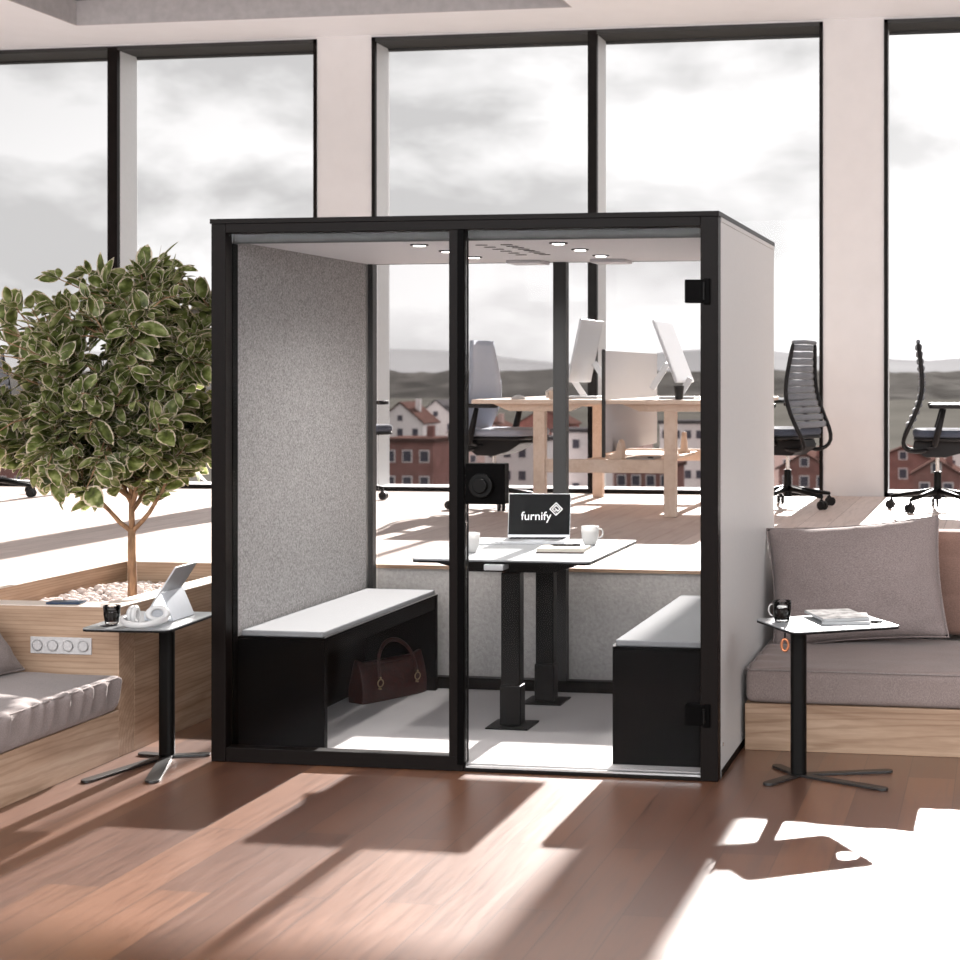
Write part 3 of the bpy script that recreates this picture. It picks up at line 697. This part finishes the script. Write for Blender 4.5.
bm = nb(); pts = []
for k in range(19):
    a = PI * (-.12 + 1.24 * k / 18); pts.append((-.02 + .085 * math.cos(a), -.015 - .085 * math.sin(a), .0140 + .006 * (1 + math.cos(a * 2))))
tube(bm, pts, .013, 10, .6); obj('headband', bm, M['headphone'], hp, smooth=True)
# tablet on folding stand, left table
ts = thing('tablet', 'thin white tablet propped on a folded stand behind the headphones', 'tablet', (-3.45, 6.64, .6105), R(2))
m1 = Matrix.Translation((-.085, .0, .03)) @ Matrix.Rotation(R(33), 4, 'Y')
bm = nb(); box(bm, -.004, .004, -.09, .11, 0, .235, mat=m1); obj('tablet_body', bm, M['silver'], ts, .003)
bm = nb(); box(bm, -.0048, -.0041, -.084, .104, .006, .229, mat=m1); obj('tablet_screen', bm, M['header'], ts)
m2 = Matrix.Translation((-.02, 0, .118)) @ Matrix.Rotation(R(180 - 24), 4, 'Y')
bm = nb(); box(bm, -.002, .002, -.09, .11, 0, .127, mat=m2); box(bm, -.09, .03, -.09, .11, .0005, .003); obj('stand_cover', bm, M['monitor'], ts)
bm = nb(); box(bm, -.095, -.083, -.09, .11, .0005, .034); obj('stand_lip', bm, M['monitor'], ts)

# ================================================================== PLANTER, TREE
PX0, PX1, PY0, PY1 = -4.745, -3.735, 6.69, 8.44
pl = thing('planter_box', 'oak clad planter box with rim coloured as sunlit, left of the booth', 'planter', ((PX0 + PX1) / 2, (PY0 + PY1) / 2, 0))
def PB(name, d, m, bevel=.002, parent=pl):
    return B(name, (d[0] - pl.location.x, d[1] - pl.location.x, d[2] - pl.location.y, d[3] - pl.location.y, d[4], d[5]), m, parent, bevel)
PB('front_panel', (PX0, PX1 - .001, PY0, PY0 + .13, 0, P), M['oak_x'])
PB('side_panel', (PX1 - .13, PX1, PY0 + .131, PY1, 0, P), M['oak_y'])
PB('side_panel', (PX0, PX0 + .13, PY0 + .131, PY1, 0, P), M['oak_y'])
PB('rear_panel', (PX0 + .131, PX1 - .131, PY1 - .1, PY1, 0, P), M['oak_x'])
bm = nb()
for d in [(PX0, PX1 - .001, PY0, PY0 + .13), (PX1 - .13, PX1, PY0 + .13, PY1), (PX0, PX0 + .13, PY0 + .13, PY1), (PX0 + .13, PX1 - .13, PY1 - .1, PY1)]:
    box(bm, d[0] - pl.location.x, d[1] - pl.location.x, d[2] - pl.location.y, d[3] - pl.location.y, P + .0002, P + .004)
obj('rim', bm, M['rim'], pl)  # thin cap added to carry the painted sunlight on the edges
PB('soil', (PX0 + .131, PX1 - .131, PY0 + .131, PY1 - .101, 0.3, .53), M['soil'], 0)
bm = nb(); rnd = random.Random(3)
for k in range(900):
    x = rnd.uniform(PX0 + .15, PX1 - .15); y = rnd.uniform(PY0 + .15, PY1 - .17); r = rnd.uniform(.012, .03)
    if math.hypot(x + 4.186, y - 7.62) < .04: continue
    s = bmesh.ops.create_icosphere(bm, subdivisions=1, radius=r, matrix=Matrix.Translation((x, y, .538 + rnd.uniform(-.004, .012))) @ Matrix.Rotation(rnd.uniform(0, 3), 4, 'Z') @ Matrix.Diagonal((1, .75, .6, 1)))
gv = obj('gravel', bm, M['gravel'], smooth=True); tag(gv, 'pale pinkish gravel covering the planter soil', 'gravel', kind='stuff')
sk_ = thing('socket_strip', 'white strip of four round power sockets on the planter front', 'power socket', (-4.0025, PY0, .437))
B('cover_plate', (-.1425, .1425, -.008, -.0003, 0, .072), M['socket'], sk_, .002)
for k in range(4):
    cx_ = -.107 + k * .0713
    bm = nb(); lathe(bm, [(.0, .0), (.018, .0), (.0215, .0045), (.0235, .0045)], 28)
    xform(bm, Matrix.Translation((cx_, -.0086, .036)) @ Matrix.Rotation(R(90), 4, 'X'))
    so = obj('socket', bm, M['socket'], sk_, smooth=False)
    bm = nb()
    for a in range(24):
        pass
    tube(bm, [(cx_ + .0185 * math.cos(q), -.0105, .036 + .0185 * math.sin(q)) for q in [2 * PI * j / 24 for j in range(24)]], .0022, 6, 1, True)
    for s in (-1, 1): cyl(bm, (cx_ + s * .0085, -.0088, .036), (cx_ + s * .0085, -.0105, .036), .003, .003, 10)
    obj('socket_recess', bm, M['socket_dark'], so, smooth=True)
ph = thing('phone', 'dark blue phone lying on the planter rim', 'phone', (-4.02, 6.755, P + .0045), R(7))
B('phone_body', (-.075, .075, -.038, .038, 0, .010), M['blue'], ph, .004)

tr = thing('potted_tree', 'bushy variegated leaf tree growing in the oak planter', 'tree', (-4.186, 7.619, .53))
rt = random.Random(11)
BR = []  # branch points
bmT = nb(); bmB = nb()
tube(bmT, [(0, 0, -.02), (.003, 0, .12), (-.004, .004, .24), (.0, .0, .36)], [.024, .021, .019, .019], 12)
obj('trunk', bmT, M['bark'], tr, smooth=True)
cc = Vector((-.12, .0, 1.03)); RR = Vector((.72, .62, .64))
def crown_ok(p, k=1.0): 
    q = p - cc; return abs(q.x / RR.x) ** 2.6 + abs(q.y / RR.y) ** 2.4 + abs(q.z / RR.z) ** 2.6 < k
def branch(p, d, L, r, depth):
    pts = [p.copy()]; rad = [r]; n = 6; q = p.copy(); dd = d.copy()
    for i in range(n):
        dd = (dd + Vector((rt.uniform(-.22, .22), rt.uniform(-.22, .22), rt.uniform(-.08, .2)))).normalized()
        q = q + dd * L / n; pts.append(q.copy()); rad.append(r * (1 - .55 * (i + 1) / n))
        if i >= 1 or depth > 0: BR.append((q.copy(), dd.copy(), depth))
    tube(bmB, pts, rad, 7)
    if depth < 2:
        for k in range(4 if depth == 0 else 3):
            i = rt.randint(2, n); a = rt.uniform(0, 2 * PI)
            nd_ = (dd + Vector((math.cos(a), math.sin(a), rt.uniform(-.2, .7))) * .9).normalized()
            branch(pts[i], nd_, L * rt.uniform(.55, .85), rad[i] * .75, depth + 1)
for d, L, z0 in [((.9, -.1, .62), .40, 0), ((-.85, -.25, .75), .42, 0), ((-.2, .25, 1), .6, .18), ((-.9, .5, .7), .45, .14), ((.5, -.6, .95), .42, .12), ((.2, .8, .8), .4, .1), ((-.4, -.9, .7), .42, .16), ((.15, -.1, 1), .6, .18)]:
    branch(Vector((-.012 * z0, 0, .345 + z0)), Vector(d).normalized(), L, .0125, 0)
tube(bmB, [(0, 0, .34), (-.004, .002, .45), (-.002, 0, .54)], [.016, .014, .012], 8)
# leaves in whorls on twigs
bmL = nb(); uvl = bmL.loops.layers.uv.new('UVMap')
def leaf(p, d, up, L, w):
    d = d.normalized(); s = d.cross(up)
    if s.length < .01: s = Vector((1, 0, 0))
    s.normalize(); nrm = s.cross(d).normalized()
    droop = rt.uniform(.05, .28); cup = rt.uniform(.1, .35)
    prof = [(0, .04), (.14, .55), (.32, .92), (.52, 1.0), (.72, .82), (.88, .45), (1, .03)]
    rings = []
    for t, ww in prof:
        c = p + d * (t * L) - nrm * (droop * L * t * t)
        h = w / 2 * ww
        rings.append(((t, ww), [bmL.verts.new(c - s * h + nrm * h * cup), bmL.verts.new(c), bmL.verts.new(c + s * h + nrm * h * cup)]))
    for (a, ra), (b, rb) in zip(rings, rings[1:]):
        for i in (0, 1):
            f = bmL.faces.new((ra[i], ra[i + 1], rb[i + 1], rb[i])); f.smooth = True
            uu = [(-1, 1)[i] if False else (-1 + i), i, i, -1 + i]
            ts_ = [a[0], a[0], b[0], b[0]]; wws = [a[1], a[1], b[1], b[1]]
            for lp_, u_, t_, w2 in zip(f.loops, uu, ts_, wws): lp_[uvl].uv = (u_ * .5 + .5, t_)
spots = []
for (p, d, dep) in BR:
    if crown_ok(p, 1.05) and not (p.z < .52 and abs(p.x) < .2): spots.append((p, d))
# extra twigs filling the crown out to the shell
base_pts = [p for p, _ in spots]
nx_ = 0
while nx_ < 210:
    u = Vector((rt.gauss(0, 1), rt.gauss(0, 1), rt.gauss(0, 1))).normalized() * rt.uniform(.55, 1.0) ** .6
    tgt = cc + Vector((u.x * RR.x, u.y * RR.y, u.z * RR.z))
    if u.z < -.55 and math.hypot(u.x, u.y) < .55: continue
    tgt += (tgt - cc).normalized() * (.22 * mnoise.noise(tgt * 2.6 + Vector((1, 7, 3))))
    if tgt.z < .52 and abs(tgt.x) < .24 or tgt.x > .46: continue
    near = min(base_pts, key=lambda q: (q - tgt).length)
    if (near - tgt).length > .42 or (near - tgt).length < .04: continue
    mid = (near + tgt) / 2 + Vector((rt.uniform(-.03, .03), rt.uniform(-.03, .03), rt.uniform(-.02, .03)))
    tube(bmB, [near, mid, tgt], [.0045, .0035, .002], 5)
    dd = (tgt - near).normalized(); spots.append((tgt, dd)); spots.append((mid, dd)); nx_ += 1
for (p, d) in spots:
    k = rt.randint(4, 7); a0 = rt.uniform(0, 6)
    ax = d.cross(Vector((0, 0, 1)));
    if ax.length < .05: ax = Vector((1, 0, 0))
    ax.normalize(); ay = ax.cross(d).normalized()
    for i in range(k):
        a = a0 + i * 2.4; o_ = (ax * math.cos(a) + ay * math.sin(a))
        ld_ = (o_ * rt.uniform(.5, 1.1) + d * rt.uniform(.2, .9) + Vector((0, 0, rt.uniform(-.15, .35)))).normalized()
        L2 = rt.choice([.06, .07, .08, .09, .10, .115, .14]) * rt.uniform(.85, 1.15)
        up = (Vector((0, 0, 1)) + Vector((rt.uniform(-.9, .9), rt.uniform(-1.3, .6), 0))).normalized()
        leaf(p + o_ * .004 - d * rt.uniform(0, .05), ld_, up, L2, L2 * rt.uniform(.5, .66))
obj('branches', bmB, M['bark'], tr, smooth=True)
lfm = MT('variegated_leaf'); _c = lfm.n('ShaderNodeTexCoord'); _s = lfm.n('ShaderNodeSeparateXYZ'); lfm.l(_c.outputs['UV'], _s.inputs[0])
def LM(op, a, b=None, cl=False):
    m = lfm.n('ShaderNodeMath', operation=op); m.use_clamp = cl
    for i, v in enumerate((a, b)):
        if v is None: continue
        if isinstance(v, (int, float)): m.inputs[i].default_value = v
        else: lfm.l(v, m.inputs[i])
    return m.outputs[0]
_u = LM('ABSOLUTE', LM('MULTIPLY', LM('SUBTRACT', _s.outputs[0], .5), 2)); _t = _s.outputs[1]
_te = LM('ABSOLUTE', LM('MULTIPLY', LM('SUBTRACT', _t, .5), 1.9))
_nz = lfm.noise(lfm.coords((1, 1, 1)), 60, 3, .6, .5)
_e = LM('ADD', LM('MAXIMUM', _u, _te), LM('MULTIPLY', LM('SUBTRACT', _nz, .5), .55))
_nb = lfm.noise(lfm.coords((1, 1, 1)), 22, 2)
_green = lfm.ramp(_nb, [(.3, rgb(66, 72, 38)), (.5, rgb(108, 120, 62)), (.74, rgb(184, 190, 134))])
_mx = lfm.n('ShaderNodeMix', data_type='RGBA'); lfm.l(lfm.ramp(_e, [(.76, (0, 0, 0, 1)), (.86, (1, 1, 1, 1))]), _mx.inputs[0]); lfm.l(_green, _mx.inputs[6]); _mx.inputs[7].default_value = rgb(226, 212, 190)
lfm.set(_mx.outputs[2], .42, spec=.4)
_tl = lfm.n('ShaderNodeBsdfTranslucent'); lfm.l(_mx.outputs[2], _tl.inputs[0]); _ms = lfm.n('ShaderNodeMixShader'); _ms.inputs[0].default_value = .45
lfm.l(lfm.b.outputs[0], _ms.inputs[1]); lfm.l(_tl.outputs[0], _ms.inputs[2]); lfm.l(_ms.outputs[0], lfm.o.inputs[0])
fo = obj('foliage', bmL, lfm.m, tr)
for p_ in fo.data.polygons: p_.use_smooth = True

# ================================================================== SOFAS AND CUSHIONS
def pad(w, d, h, nx=40, ny=24, rr=.035, wr=0, seedv=0):
    """soft seat cushion: rounded box grid with wrinkles"""
    bm = nb(); bmesh.ops.create_cube(bm, size=1)
    bmesh.ops.subdivide_edges(bm, edges=bm.edges, cuts=1)
    for v in bm.verts: v.co = Vector((v.co.x * w, v.co.y * d, (v.co.z + .5) * h))
    return bm
def cushion(name, x0, x1, y0, y1, z0, z1, m, parent, crown=.02, wrin=None, nx=60, ny=40, nz_=10, r=.03):
    bm = nb(); vs = {}
    w, d, h = x1 - x0, y1 - y0, z1 - z0
    def key(i, j, k): return (i, j, k)
    def get(i, j, k):
        if (i, j, k) in vs: return vs[(i, j, k)]
        x = x0 + w * i / nx; y = y0 + d * j / ny; z = z0 + h * k / nz_
        p = Vector((x, y, z)); c = Vector((min(max(x, x0 + r), x1 - r), min(max(y, y0 + r), y1 - r), min(max(z, z0 + r), z1 - r)))
        q = p - c
        if q.length > 1e-6: 
            mx_ = max(abs(q.x), abs(q.y), abs(q.z)); p = c + q.normalized() * mx_
        u = (x - x0) / w * 2 - 1; v = (y - y0) / d * 2 - 1; t_ = (z - z0) / h
        p.z += crown * (1 - u ** 4) * (1 - v ** 4) * (t_ > .5)
        if wrin: p += wrin(p, u, v, t_)
        vs[(i, j, k)] = bm.verts.new(p); return vs[(i, j, k)]
    for i in range(nx):
        for j in range(ny):
            for k in (0, nz_): bm.faces.new((get(i, j, k), get(i + 1, j, k), get(i + 1, j + 1, k), get(i, j + 1, k)))
    for i in range(nx):
        for k in range(nz_):
            for j in (0, ny): bm.faces.new((get(i, j, k), get(i + 1, j, k), get(i + 1, j, k + 1), get(i, j, k + 1)))
    for j in range(ny):
        for k in range(nz_):
            for i in (0, nx): bm.faces.new((get(i, j, k), get(i, j + 1, k), get(i, j + 1, k + 1), get(i, j, k + 1)))
    return obj(name, bm, m, parent, smooth=True)
def piping(name, x0, x1, y0, y1, z, m, parent):
    bm = nb(); pts = [(x, y, z) for x, y in rrect(x1 - x0, y1 - y0, .03, 5, (x0 + x1) / 2, (y0 + y1) / 2)]
    tube(bm, pts, .004, 6, 1, True); return obj(name, bm, m, parent, smooth=True)
# right sofa
sr = thing('sofa', 'taupe sofa on an oak plinth right of the booth', 'sofa', (0.2, 7.86, 0))
def SB(name, d, m, par, bevel=.003, o=None):
    o = o or sr; return B(name, (d[0] - o.location.x, d[1] - o.location.x, d[2] - o.location.y, d[3] - o.location.y, d[4], d[5]), m, par, bevel)
SB('plinth', (-1.113, 1.6, 7.28, 8.44, 0, .204), M['oak_x'], sr)
def wr_r(p, u, v, t):
    f = .004 * mnoise.noise(Vector((p.x * 5, p.y * 9, p.z * 4)))
    e = max(0, 1 - (u + 1) * 7) ; ripple = .007 * e * math.sin(p.y * 40 + 3 * mnoise.noise(p * 5)) * (t > .4)
    g = max(0, 1 - (v + 1) * 5) * .004 * mnoise.noise(Vector((p.x * 22, 0, p.z * 6)))
    return Vector((0, g, f + ripple))
sc_ = cushion('seat_cushion', -1.31, 1.4, -.585, .35, .206, .358, M['sofa'], sr, .015, wr_r, 140, 60, 12)
piping('piping', -1.307, 1.397, -.582, .347, .351, M['sofa2'], sc_)
# back cushions (quilted)
for k, (a, b) in enumerate([(-1.06, .14), (.15, 1.5)]):
    def wq(p, u, v, t, a=a, b=b):
        X = (p.x - a); q = .012 * (abs(math.sin(PI * (X) / .24)) ** .4 - 1) + .008 * (abs(math.sin(PI * p.z / .19)) ** .4 - 1)
        return Vector((0, -q if v < -.9 else 0, 0))
    cushion('back_cushion', a - .2, b - .2, 8.23 - 7.86, 8.43 - 7.86, .375, .872, M['brown'], sr, .006, wq, 90, 10, 36)
# scatter pillows
def pillow(name, label, cx_, cy_, cz_, w, h, t, m, rot, grp=None, seedv=0):
    o = thing(name, label, 'pillow', (cx_, cy_, cz_), 0, grp)
    bm = nb(); n = 36; F = {}
    for sgn in (-1, 1):
        for i in range(n + 1):
            for j in range(n + 1):
                u = i / n * 2 - 1; v = j / n * 2 - 1
                edge = (i in (0, n) or j in (0, n))
                if edge and sgn > 0: F[(sgn, i, j)] = F[(-1, i, j)]; continue
                pin = 1 - .05 * (1 - v * v) ** 1.0 * abs(u) ** 2; pin2 = 1 - .07 * (1 - u * u) * abs(v) ** 2
                th = ((1 - u ** 2) * (1 - v ** 2)) ** .55 * t / 2
                wv = .010 * mnoise.noise(Vector((u * 3 + seedv, v * 3, sgn))) * (1 - (u * v) ** 2) + .006 * mnoise.noise(Vector((u * 9, v * 7 + seedv, 3)))* (abs(u) ** 2 + abs(v) ** 2)
                if edge: wv = 0
                F[(sgn, i, j)] = bm.verts.new((u * w / 2 * pin, sgn * (th) + wv, v * h / 2 * pin2))
    for sgn in (-1, 1):
        for i in range(n):
            for j in range(n):
                try: bm.faces.new([F[(sgn, i, j)], F[(sgn, i + 1, j)], F[(sgn, i + 1, j + 1)], F[(sgn, i, j + 1)]])
                except ValueError: pass
    edge = [(F[(-1, i, 0)].co.copy()) for i in range(n)] + [F[(-1, n, j)].co.copy() for j in range(n)] + [F[(-1, i, n)].co.copy() for i in range(n, 0, -1)] + [F[(-1, 0, j)].co.copy() for j in range(n, 0, -1)]
    b_ = obj('pillow_cover', bm, m, o, smooth=True)
    bm = nb(); tube(bm, edge, .004, 6, 1, True); obj('seam', bm, m, o, smooth=True)
    o.rotation_euler = rot; return o
pillow('scatter_pillow', 'large taupe pillow leaning on the right sofa back', -.69, 8.02, .652, .83, .58, .27, M['pillow'], (R(-16), R(-5), R(2)), None, 2)
# left sofa
slf = thing('sofa', 'low oak sofa bench with taupe cushion at the left edge', 'sofa', (-4.24, 5.6, 0))
SB('plinth', (-4.745, -3.735, 4.3, 6.688, 0, .205), M['oak_y'], slf, .003, slf)
def wr_l(p, u, v, t):
    e = max(0, (u - .9) * 10)
    s = .5 + .5 * math.sin(p.y * 62 + 4 * mnoise.noise(Vector((p.y * 4, 0, 0)))); 
    fall = max(0, min(1, (t - .12) / .75)) ; rp = .027 * e * (s ** 1.6) * fall ** .6
    f = .006 * mnoise.noise(Vector((p.x * 4, p.y * 3, 5)))
    tilt = .018 * e * (1 - t)
    return Vector((rp - tilt * .0, 0, f))
lc = cushion('seat_cushion', .505 - .95, .521, -1.25, 1.06, .207, .36, M['sofa2'], slf, .018, wr_l, 60, 260, 14, .028)
piping('piping', .505 - .947, .528, -1.247, 1.058, .352, M['sofa2'], lc)
pillow('scatter_pillow', 'taupe pillow at the left edge lying against the low sofa back', -4.27, 6.38, .535, .50, .42, .17, M['sofa2'], (R(-40), R(0), R(92)), None, 5)

# ================================================================== UPPER LEVEL: DOUBLE DESK
dk = thing('double_desk', 'birch double desk on the raised floor seen through the booth', 'desk', (-2.745, 12.45, P))
def DB(name, d, m, par=dk, bevel=.004):
    return B(name, (d[0] + 2.745, d[1] + 2.745, d[2] - 12.45, d[3] - 12.45, d[4] - P, d[5] - P), m, par, bevel)
DB('desktop', (-3.71, -2.765, 11.46, 13.5, 1.432, 1.462), M['desk']); DB('desktop', (-2.735, -1.79, 11.46, 13.5, 1.432, 1.462), M['desk'])
for y0 in (11.55, 13.30):
    for x0 in (-3.285, -2.34):
        DB('leg', (x0, x0 + .085, y0, y0 + .07, P + .002, 1.38), M['desk'])
    DB('end_beam', (-3.199, -2.341, y0 + .01, y0 + .06, .946, 1.04), M['desk'])
    for x0 in (-3.242, -2.2975):
        bm = nb(); prism(bm, [(-.34, 1.431 - P), (.34, 1.431 - P), (.22, 1.38 - P), (-.22, 1.38 - P)], -.03, .03, Matrix.Translation((x0 + 2.745, y0 + .035 - 12.45, 0)) @ Matrix.Rotation(R(90), 4, 'X'))
        obj('top_support', bm, M['desk'], dk)
DB('storage_shelf', (-3.0, -2.42, 11.62, 13.29, 1.0, 1.025), M['desk'])
dv = DB('divider_panel', (-2.75, -2.738, 11.47, 13.25, 1.09, 1.81), M['panelwhite'])
DB('divider_post', (-2.76, -2.737, 11.44, 11.468, 1.06, 1.815), M['header'])
# things on the desks
def monitor(label, cx_, cy_, s):
    t = thing('monitor', label, 'monitor', (cx_, cy_, 1.4625), 0, 'monitors on the double desk')
    # screen faces -s... panel leans back towards the divider
    m_ = Matrix.Translation((0, 0, .12)) @ Matrix.Rotation(R(-21 if s > 0 else 12), 4, 'Y')
    bm = nb(); box(bm, -.009, .009, -.33, .33, 0, .47, mat=m_); pn_ = obj('display_housing', bm, M['monitor'], t, .004)
    bm = nb(); xo = .0095 * s; box(bm, min(xo, xo + .001 * s), max(xo, xo + .001 * s), -.31, .31, .015, .455, mat=m_); obj('screen', bm, M['monitor'], pn_)
    top = m_ @ Vector((0, 0, .09))
    for y in (-.1, .1):
        bm = nb(); box(bm, -.004, .004, y - .022, y + .022, 0, (top - Vector((-s * .16, 0, .0))).length - .02, mat=Matrix.Translation((-s * .16, 0, .018)) @ Vector((top.x + s * .16, 0, top.z)).to_track_quat('Z', 'Y').to_matrix().to_4x4())
        obj('stand_arm', bm, M['silver'], t)
    B('stand_foot', (-.17, .09, -.13, .13, 0, .018) if s > 0 else (-.09, .17, -.13, .13, 0, .018), M['monitor'], t, .003)
    return t
monitor('tilted pale monitor on the right desk, above the dark pot', -2.265, 11.95, 1)
monitor('pale monitor on the left desk, partly behind the booth rear post', -3.09, 12.1, -1)
pt = thing('pen_pot', 'small dark pot standing on the right desk', 'pot', (-2.245, 11.62, 1.4625))
bm = nb(); lathe(bm, [(0, 0), (.026, 0), (.036, .088), (.039, .088), (.039, .098), (.033, .098), (.033, .09), (0, .085)], 20); obj('pot', bm, M['darkplastic'], pt)
ms = thing('computer_mouse', 'white rounded computer mouse on the left desk', 'mouse', (-3.43, 11.68, 1.4625))
bm = nb(); bmesh.ops.create_uvsphere(bm, u_segments=24, v_segments=12, radius=1, matrix=Matrix.Diagonal((.055, .04, .03, 1)))
for v in bm.verts: v.co.z = max(v.co.z, 0)
obj('mouse_shell', bm, M['white_ceramic'], ms, smooth=True)
og = thing('desk_organiser', 'small white and wood desk organiser beside the mouse', 'organiser', (-3.17, 11.7, 1.4625))
bm = nb(); tube(bm, [(-.05, 0, .01), (-.055, 0, .05), (-.02, 0, .075), (.06, 0, .075)], .012, 10); obj('white_arch', bm, M['white_ceramic'], og, smooth=True)
B('wood_block', (-.03, .06, -.04, .04, 0, .06), M['desk'], og, .004)
lsd = thing('letter_holder', 'tall rounded wooden holder on the shelf under the desks', 'holder', (-2.70, 11.72, 1.0255))
bm = nb(); prism(bm, [(-.05, 0), (.035, 0), (.035, .09), (.03, .13), (.015, .15), (.0, .12), (-.01, .06), (-.05, .045)], -.06, .06, Matrix.Rotation(R(90), 4, 'X')); obj('holder_body', bm, M['desk'], lsd)
pp = thing('paper_stack', 'thin stack of papers on the shelf under the desks', 'papers', (-2.58, 12.0, 1.0255)); B('sheets', (-.1, .1, -.14, .14, 0, .012), M['paper'], pp)
B('clip', (.06, .1, -.139, -.12, .0125, .02), M['darkplastic'], pp)
bo = thing('wooden_figure', 'small pale wooden stand at the far end of the desk shelf', 'ornament', (-2.47, 13.0, 1.0255))
bm = nb(); lathe(bm, [(0, 0), (.05, 0), (.05, .015), (.03, .03), (.022, .12), (.02, .16), (0, .165)], 18); obj('figure_body', bm, M['desk'], bo, smooth=True)

# ================================================================== OFFICE CHAIRS (local: sits facing +X)
def make_chair(label, loc, rz, ribbed=True, S=1.14):
    t = thing('office_chair', label, 'office chair', loc, rz, 'office chairs on the raised floor'); t.scale = (S, S, S)
    for k in range(5):
        a = 2 * PI * k / 5 + .35; c, s = math.cos(a), math.sin(a)
        bm = nb(); tube(bm, [(.02 * c, .02 * s, .125), (.16 * c, .16 * s, .105), (.315 * c, .315 * s, .082)], [.022, .016, .012], 8, 1)
        cyl(bm, (.31 * c, .31 * s, .085), (.31 * c, .31 * s, .055), .006, .006, 8)
        lg = obj('leg', bm, M['blackmetal'] if ribbed else M['blackmetal'], t, smooth=True)
        bm = nb()
        for w_ in (-1, 1):
            off = Vector((-s, c, 0)) * .014 * w_; ctr = Vector((.318 * c, .318 * s, .0295)) + off
            d_ = Vector((-s, c, 0)) * .009; cyl(bm, ctr - d_, ctr + d_, .029, .029, 18)
        cyl(bm, Vector((.31 * c, .31 * s, .045)), Vector((.31 * c, .31 * s, .066)), .016, .012, 10)
        obj('castor', bm, M['darkplastic'], lg)
    bm = nb(); cyl(bm, (0, 0, .07), (0, 0, .25), .026, .024, 16); obj('lower_column', bm, M['blackmetal'], t)
    bm = nb(); cyl(bm, (0, 0, .25), (0, 0, .40), .0135, .0135, 16); obj('gas_column', bm, M['chrome'], t)
    bm = nb(); prism(bm, [(-.15, .45), (.24, .454), (.25, .43), (.16, .375), (.05, .345), (-.08, .345), (-.16, .40)], -.10, .10, Matrix.Rotation(R(90), 4, 'X')); obj('mechanism', bm, M['darkplastic'], t, .006)
    bm = nb(); prism(bm, rrect(.47, .48, .09, 6, .08), .455, .475); obj('seat_shell', bm, M['darkplastic'], t, .008)
    bm = nb(); prism(bm, rrect(.48, .49, .10, 8, .08), .476, .525); obj('seat', bm, M['seatfab'] if ribbed else M['chairgrey'], t, .02, seg=4)
    path = [(-.05, .395), (-.15, .375), (-.21, .395), (-.228, .44), (-.195, .52), (-.145, .62), (-.108, .72), (-.098, .80), (-.103, .90), (-.115, 1.0), (-.125, 1.09)]
    def hw(z): return .225 if z < .7 else .225 - .08 * min(1, (z - .7) / .4)
    bf = None
    for s in (-1, 1):
        bm = nb(); tube(bm, [(x, s * (.12 + (hw(z) - .12) * min(1, max(0, (z - .37) / .1))), z) for x, z in path], .0155, 8); xx = obj('back_frame', bm, M['darkplastic'], t, smooth=True, sub=1)
    def xat(z):
        for (x0, z0), (x1, z1) in zip(path[3:], path[4:]):
            if z0 <= z <= z1: return x0 + (x1 - x0) * (z - z0) / (z1 - z0)
        return path[-1][0]
    if ribbed:
        for k in range(12):
            z = .55 + k * .0455; x = xat(z); h_ = hw(z) - .012
            bm = nb(); tube(bm, [(x + .012, -h_, z), (x - .01, -h_ * .5, z), (x - .016, 0, z), (x - .01, h_ * .5, z), (x + .012, h_, z)], .0205, 8, .5); obj('back_rib', bm, M['ribgrey'], t, smooth=True)
        bm = nb(); x = xat(1.085); tube(bm, [(x, -.15, 1.085), (x, 0, 1.09), (x, .15, 1.085)], .014, 8); obj('top_rail', bm, M['ribgrey'], t, smooth=True)
    else:
        bm = nb(); G = []
        for j in range(15):
            z = .50 + .60 * j / 14; x = xat(z); h_ = hw(z) - .004
            G.append([bm.verts.new((x + .022 - .03 * (1 - (i / 6 * 2 - 1) ** 2), (i / 6 * 2 - 1) * h_, z)) for i in range(7)])
        for j in range(14):
            for i in range(6): bm.faces.new((G[j][i], G[j][i + 1], G[j + 1][i + 1], G[j + 1][i]))
        br_ = obj('backrest', bm, M['chairgrey'], t, smooth=True); so_ = br_.modifiers.new('solid', 'SOLIDIFY'); so_.thickness = .02
    for s in (-1, 1):
        bm = nb(); tube(bm, [(-.02, s * .20, .43), (-.02, s * .28, .44), (.0, s * .285, .52), (.035, s * .285, .66)], [.018, .024, .026, .019], 8, .8); ar = obj('armrest', bm, M['darkplastic'], t, smooth=True)
        bm = nb(); prism(bm, rrect(.24, .085, .035, 6, .06, s * .28), .662, .69); obj('arm_pad', bm, M['darkplastic'], ar, .008)
    bm = nb(); cyl(bm, (-.03, -.05, .42), (-.05, -.23, .41), .008, .008, 8); box(bm, -.075, -.03, -.26, -.2, .405, .418); obj('lever', bm, M['darkplastic'], t)
    return t
make_chair('ribbed back office chair beside the booth side wall', (-1.60, 12.60, P), R(158))
make_chair('ribbed back office chair seen side on at the right edge', (-.475, 12.50, P), R(3))
make_chair('blue grey smooth backed office chair at the left desk', (-3.77, 12.2, P), R(-13), False)
make_chair('ribbed office chair mostly hidden behind the booth felt wall', (-5.235, 12.80, P), R(-20))
make_chair('ribbed office chair mostly hidden behind the tree crown', (-8.17, 12.62, P), R(-23))
